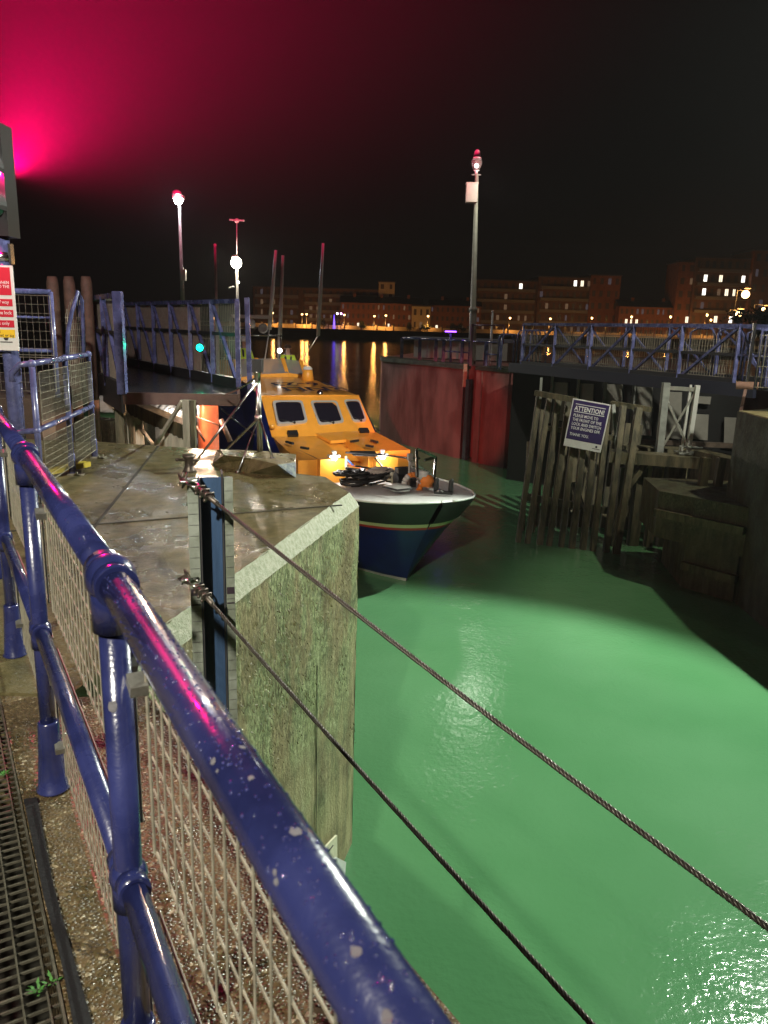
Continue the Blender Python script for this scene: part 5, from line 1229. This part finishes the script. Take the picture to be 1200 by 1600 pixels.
def building(name, label, x0, x1, ytop, Y, dep, m, floors, cols, roof='flat', lit=(), lit2=(), bal=False, group='buildings across the harbour', wlow=True, cat='building'):
    a_, b_ = at(x0, ytop, Y), at(x1, ytop, Y); zt = (a_.z + b_.z) / 2; X0, X1 = a_.x, b_.x; Wd_ = X1 - X0
    t = thing(name, label, cat, ((X0 + X1) / 2, Y, GZ), 0, group)
    MB().box(((X0 + X1) / 2, Y + dep / 2, (zt + GZ) / 2), (Wd_, dep, zt - GZ)).build('wall', m, t)
    if roof == 'pitched':
        h = 2.4; r_ = MB(); zz = zt + .02; r_.add([(X0 - .3, Y - .4, zz), (X1 + .3, Y - .4, zz), (X1 + .3, Y + dep + .4, zz), (X0 - .3, Y + dep + .4, zz), (X0 - .3, Y + dep / 2, zz + h), (X1 + .3, Y + dep / 2, zz + h)], [(0, 1, 5, 4), (3, 4, 5, 2), (0, 4, 3), (1, 2, 5), (0, 3, 2, 1)])
        rf = r_.build('roof', roofm, t)
        for c_ in range(max(1, int(Wd_ / 9))): MB().box((X0 + (c_ + .5) * Wd_ / max(1, int(Wd_ / 9)), Y + dep / 2 - .6, zz + h), (1.0, .8, 1.6)).build('chimney', m, rf)
    else:
        MB().box(((X0 + X1) / 2, Y + dep / 2, zt + .2), (Wd_ + .7, dep + .7, .38)).build('roof', roofm, t)
    fh = (zt - GZ) / floors; cw = Wd_ / cols
    for f_ in range(floors):
        if bal and f_ > 0:
            MB().box(((X0 + X1) / 2, Y - .5, GZ + f_ * fh + .05), (Wd_ * .9, 1.0, .2)).box(((X0 + X1) / 2, Y - .98, GZ + f_ * fh + .6), (Wd_ * .9, .05, .8)).build('balcony', white_b, t)
        for c_ in range(cols):
            if f_ == 0 and not wlow: continue
            k = (f_, c_); mm_ = litw if k in lit else litw2 if k in lit2 else dimw if random.random() < .10 else dimw2 if random.random() < .10 else winm
            wx = X0 + (c_ + .5) * cw; wz = GZ + (f_ + .55) * fh
            MB().box((wx + random.uniform(-.05, .05) * cw, Y - .03, wz), (cw * random.choice((.42, .42, .30)), .1, fh * .48)).build('window', mm_, t)
            if k in lit or k in lit2: MB().box((wx, Y - .1, wz), (.10, .06, fh * .48)).build('mullion', DARK, t)
    return t
random.seed(11)
B = building
B('apartment_block', 'low dim apartment block at the left end of the far waterfront', 395, 470, 449, 292, 14, brick2, 4, 8, bal=True)
B('apartment_block', 'dim brown apartment block with a pale top corner at the right', 470, 596, 452, 290, 16, brick2, 5, 12, bal=True)
B('apartment_block', 'small cream upper block lit on the corner of the dim brown apartment block', 592, 617, 441, 289, 12, rend, 5, 2)
B('terrace', 'long brick terrace with pitched roof between the dim block and the tall mast', 532, 660, 474, 283, 9, brick, 3, 16, 'pitched', lit=((0, 3), (0, 9)))
B('terrace_house', 'pale rendered house in the middle of the brick terrace', 644, 673, 479, 281.5, 9, rend, 2, 3, 'flat')
B('terrace', 'brick terrace with pitched roof directly behind the tall mast', 672, 752, 478, 283, 9, brick, 3, 10, 'pitched', lit=((0, 1),))
B('apartment_block', 'broad dark brick apartment block right of the tall mast with one high lamp', 742, 842, 439, 287, 16, brick2, 5, 9, bal=True, lit2=((4, 6),))
B('apartment_block', 'brick apartment block with one bright white window high at the left', 842, 926, 434, 286, 16, brick2, 5, 8, bal=True, lit2=((4, 5),), lit=((4, 6),))
B('apartment_tower', 'cream topped brick tower at the right of the white window block', 924, 971, 431, 285, 14, brick, 5, 4)
MB_ = at(948, 438, 284.8)
B('terrace', 'low brick terrace behind the middle of the right gate bridge', 968, 1066, 480, 280, 9, brick, 3, 12, 'pitched', lit=((1, 1), (1, 3), (1, 2)))
B('stair_tower', 'dark red brick stair tower left of the block with the most lit windows', 1062, 1090, 410, 279, 12, brick, 6, 2, lit=((1, 1),))
B('apartment_block', 'tall apartment block at the right with the most lit windows', 1088, 1184, 404, 278, 18, brick2, 6, 8, bal=True, lit=((3, 4), (3, 5), (1, 3), (4, 3)), lit2=((4, 6), (3, 1), (4, 1), (1, 5)))
B('apartment_block', 'plain brick block at the far right edge behind the big street lamp', 1180, 1235, 392, 276, 18, brick, 6, 4)
# garden walls / porches strip lit by the lamps
gw = thing('garden_wall', 'long low cream garden wall lit amber along the far promenade', 'wall', (0, 272, GZ))
for i in range(36):
    x0 = -60 + i * 5.6
    MB().box((x0 + 2.4, 271.5, GZ + .75), (4.6, .3, 1.5)).build('wall_panel', rend, gw)
    MB().box((x0 + 5.0, 271.5, GZ + .95), (.5, .45, 1.9)).build('pier', rend, gw)
# street lamps
LN = emis('street_lamp_lit', (1, .56, .20), 9)
def street_lamp():
    t = thing('street_lamp', '', 'street lamp', (0, 0, 0), 0, 'amber street lamps along the far promenade')
    MB().tube([(0, 0, 0), (0, 0, 5.2), (.1, -.3, 5.5), (.1, -.8, 5.6)], [.09, .06, .05, .05], 8).build('post', DARK, t, True)
    h = MB().box((.1, -1.0, 5.62), (.3, .6, .14)).build('head', DARK, t, True); MB().ball((.1, -1.0, 5.38), .34, 12, 8).build('lamp', LN, h, True); return t
proto = street_lamp()
LS = [(426, 489, 'far left behind the leaning aerials'), (472, 491, 'left one of the close pair left of the third aerial'), (479, 491, 'right one of the close pair left of the third aerial'), (538, 492, 'just right of the blue lit spire'), (585, 494, 'between the spire and the red quay, over parked shapes'), (603, 493, 'above the left corner of the red quay'), (669, 494, 'in front of the pale rendered house'), (797, 497, 'in front of the block right of the tall mast'), (860, 498, 'above the left end of the right gate bridge'), (925, 497, 'left of the two lit terrace windows'), (987, 495, 'second above the bridge truss, near a pale house front'), (1048, 495, 'just left of the dark stair tower'), (1105, 492, 'higher of the close pair at the stair tower foot'), (1111, 500, 'lower of the close pair at the stair tower foot')]
for i, (px, py, l_) in enumerate(LS):
    Y_ = 268.5; q = at(px, py, Y_); o = proto if i == 0 else dup(proto, (0, 0, 0))
    s_ = (q.z - GZ) / 5.38; o.location = (q.x - .1, Y_ + 1.0, GZ); o.scale = (1, 1, s_); o['label'] = 'amber street lamp, ' + l_
    light('street_lamp_light', 'POINT', (q.x, Y_ + .6, q.z - 2.9), 900, (1, .43, .10), .4)
def big_lamp(px, py, Y, r_, label, pw):
    q = at(px, py, Y); t = thing('street_lamp', label, 'street lamp', (q.x, Y, GZ), 0, 'large amber lamps at the right')
    MB().tube([(q.x - 2.2, Y + .5, GZ), (q.x - 1.9, Y + .5, q.z + 1), (q.x - .2, Y + .2, q.z + .9)], .09, 8).build('post', GREYP, t)
    MB().ball((q.x, Y, q.z), r_, 14, 10).build('lamp', emis('big_lamp_%d' % px, (1, .6, .24), 14), t); MB().box((q.x + .3, Y, q.z + r_ + .45), (1.6, .5, .2), R(0)).build('head', GREYP, t)
    light('street_lamp_light', 'POINT', (q.x, Y - 1.5, q.z), pw, (1, .46, .12), .5)
big_lamp(1165, 460, 200, .95, 'big amber street lamp high in front of the block with lit windows', 3000)
big_lamp(1154, 491, 190, .75, 'big amber lamp low above the bridge, under the highest amber lamp', 2600)
big_lamp(1193, 483, 180, .35, 'small amber lamp at the right edge above the dark bushes', 900)
# blue spire and small coloured lights
sp_ = at(522, 504, 268); spt = thing('lit_spire', 'slim violet blue illuminated spire on the far promenade', 'sculpture', (sp_.x, 268, GZ))
MB().lathe((sp_.x, 268, 0), [(.5, GZ), (.5, GZ + .3)], 10).build('base', DARK, spt); MB().lathe((sp_.x, 268, 0), [(.34, GZ + .3), (.30, 1.6), (.10, 3.6), (.03, 4.4)], 10).build('column', emis('blue_lit_column', (.12, .06, 1), 4), spt)
for px, c_, l_ in ((527, (1, .95, .9), 'white'), (533, (.8, .3, 1), 'purple')):
    q = at(px, 490, 268); t = thing('promenade_lamp', 'small %s lamp beside the violet spire' % l_, 'lamp', (q.x, 268, GZ)); MB().tube([(q.x, 268, GZ), (q.x, 268, q.z)], .07, 6).build('post', DARK, t); MB().ball((q.x, 268, q.z), .32, 10, 8).build('globe', emis('globe_' + l_, c_, 12), t)
# bushes, trees
leaf = mat('dark_leaves', (.05, .07, .025), .7, var=.4, vs=.8); bark = mat('bark', (.08, .06, .04), .8)
def tree(label, x, Y, h, r_, nleaf=420, name='bush', ls=.28, group='bushes on the far promenade', base=None):
    base = GZ if base is None else base
    t = thing(name, label, name, (x, Y, base), 0, group)
    MB().tube([(x, Y, base), (x + .1, Y, base + h * .5), (x, Y, base + h * .8)], [.16, .1, .04], 6).build('trunk', bark, t)
    m_ = MB(); cl_ = [V3((random.gauss(0, r_ * .45), random.gauss(0, r_ * .4), random.uniform(.35, .95) * h)) for _ in range(7)]
    for _ in range(nleaf):
        c = random.choice(cl_) + V3((random.gauss(0, r_ * .25), random.gauss(0, r_ * .25), random.gauss(0, h * .1))); c += V3((x, Y, base)); c.z = max(base + .1, c.z)
        a_ = V3((random.uniform(-1, 1), random.uniform(-1, 1), random.uniform(-1, 1))).normalized() * ls; b_ = V3((random.uniform(-1, 1), random.uniform(-1, 1), random.uniform(-1, 1))).cross(a_).normalized() * ls * .5
        m_.add([c - a_, c + b_, c + a_, c - b_], [(0, 1, 2, 3)])
    m_.build('crown', leaf, t)
bl_ = ['left of the violet spire', 'under the lamps left of the red quay', 'left of the pale rendered house', 'in front of the pale rendered house', 'just left of the tall mast', 'between the mast and the white pole', 'behind the quay handrail hoops', 'behind the left end of the right bridge']
for i, px in enumerate((505, 566, 640, 664, 706, 722, 826, 872)):
    q = at(px, 505, 269.8); tree('dark rounded bush on the far promenade ' + bl_[i], q.x, 269.9, random.uniform(2.2, 3.6), random.uniform(1.0, 1.7))
q = at(1192, 520, 120); tree('large dark bushy tree at the right edge behind the bridge end', q.x + 1.5, 120, 5.6, 3.6, 1500, 'tree', .3, 'trees', -.5)
struct(MB().box((q.x + 12, 128, -3.0), (34, 30, 5.0)).build('headland', mat('headland_soil', (.05, .045, .03), .8)))
# haze
hz = MB().box((0, 160, 14), (640, 352, 42)).build('haze', mat('tmp', (1, 1, 1)), None, kind='stuff')
hm = bpy.data.materials.new('harbour_haze'); hm.use_nodes = True; hn = hm.node_tree; hn.nodes.clear(); ho = hn.nodes.new("ShaderNodeOutputMaterial"); hv = hn.nodes.new("ShaderNodeVolumePrincipled")
hv.inputs["Color"].default_value = (.9, .9, .92, 1); hv.inputs["Density"].default_value = .0003; hv.inputs["Anisotropy"].default_value = .25
hn.links.new(hv.outputs[0], ho.inputs["Volume"]); hz.data.materials.clear(); hz.data.materials.append(hm)
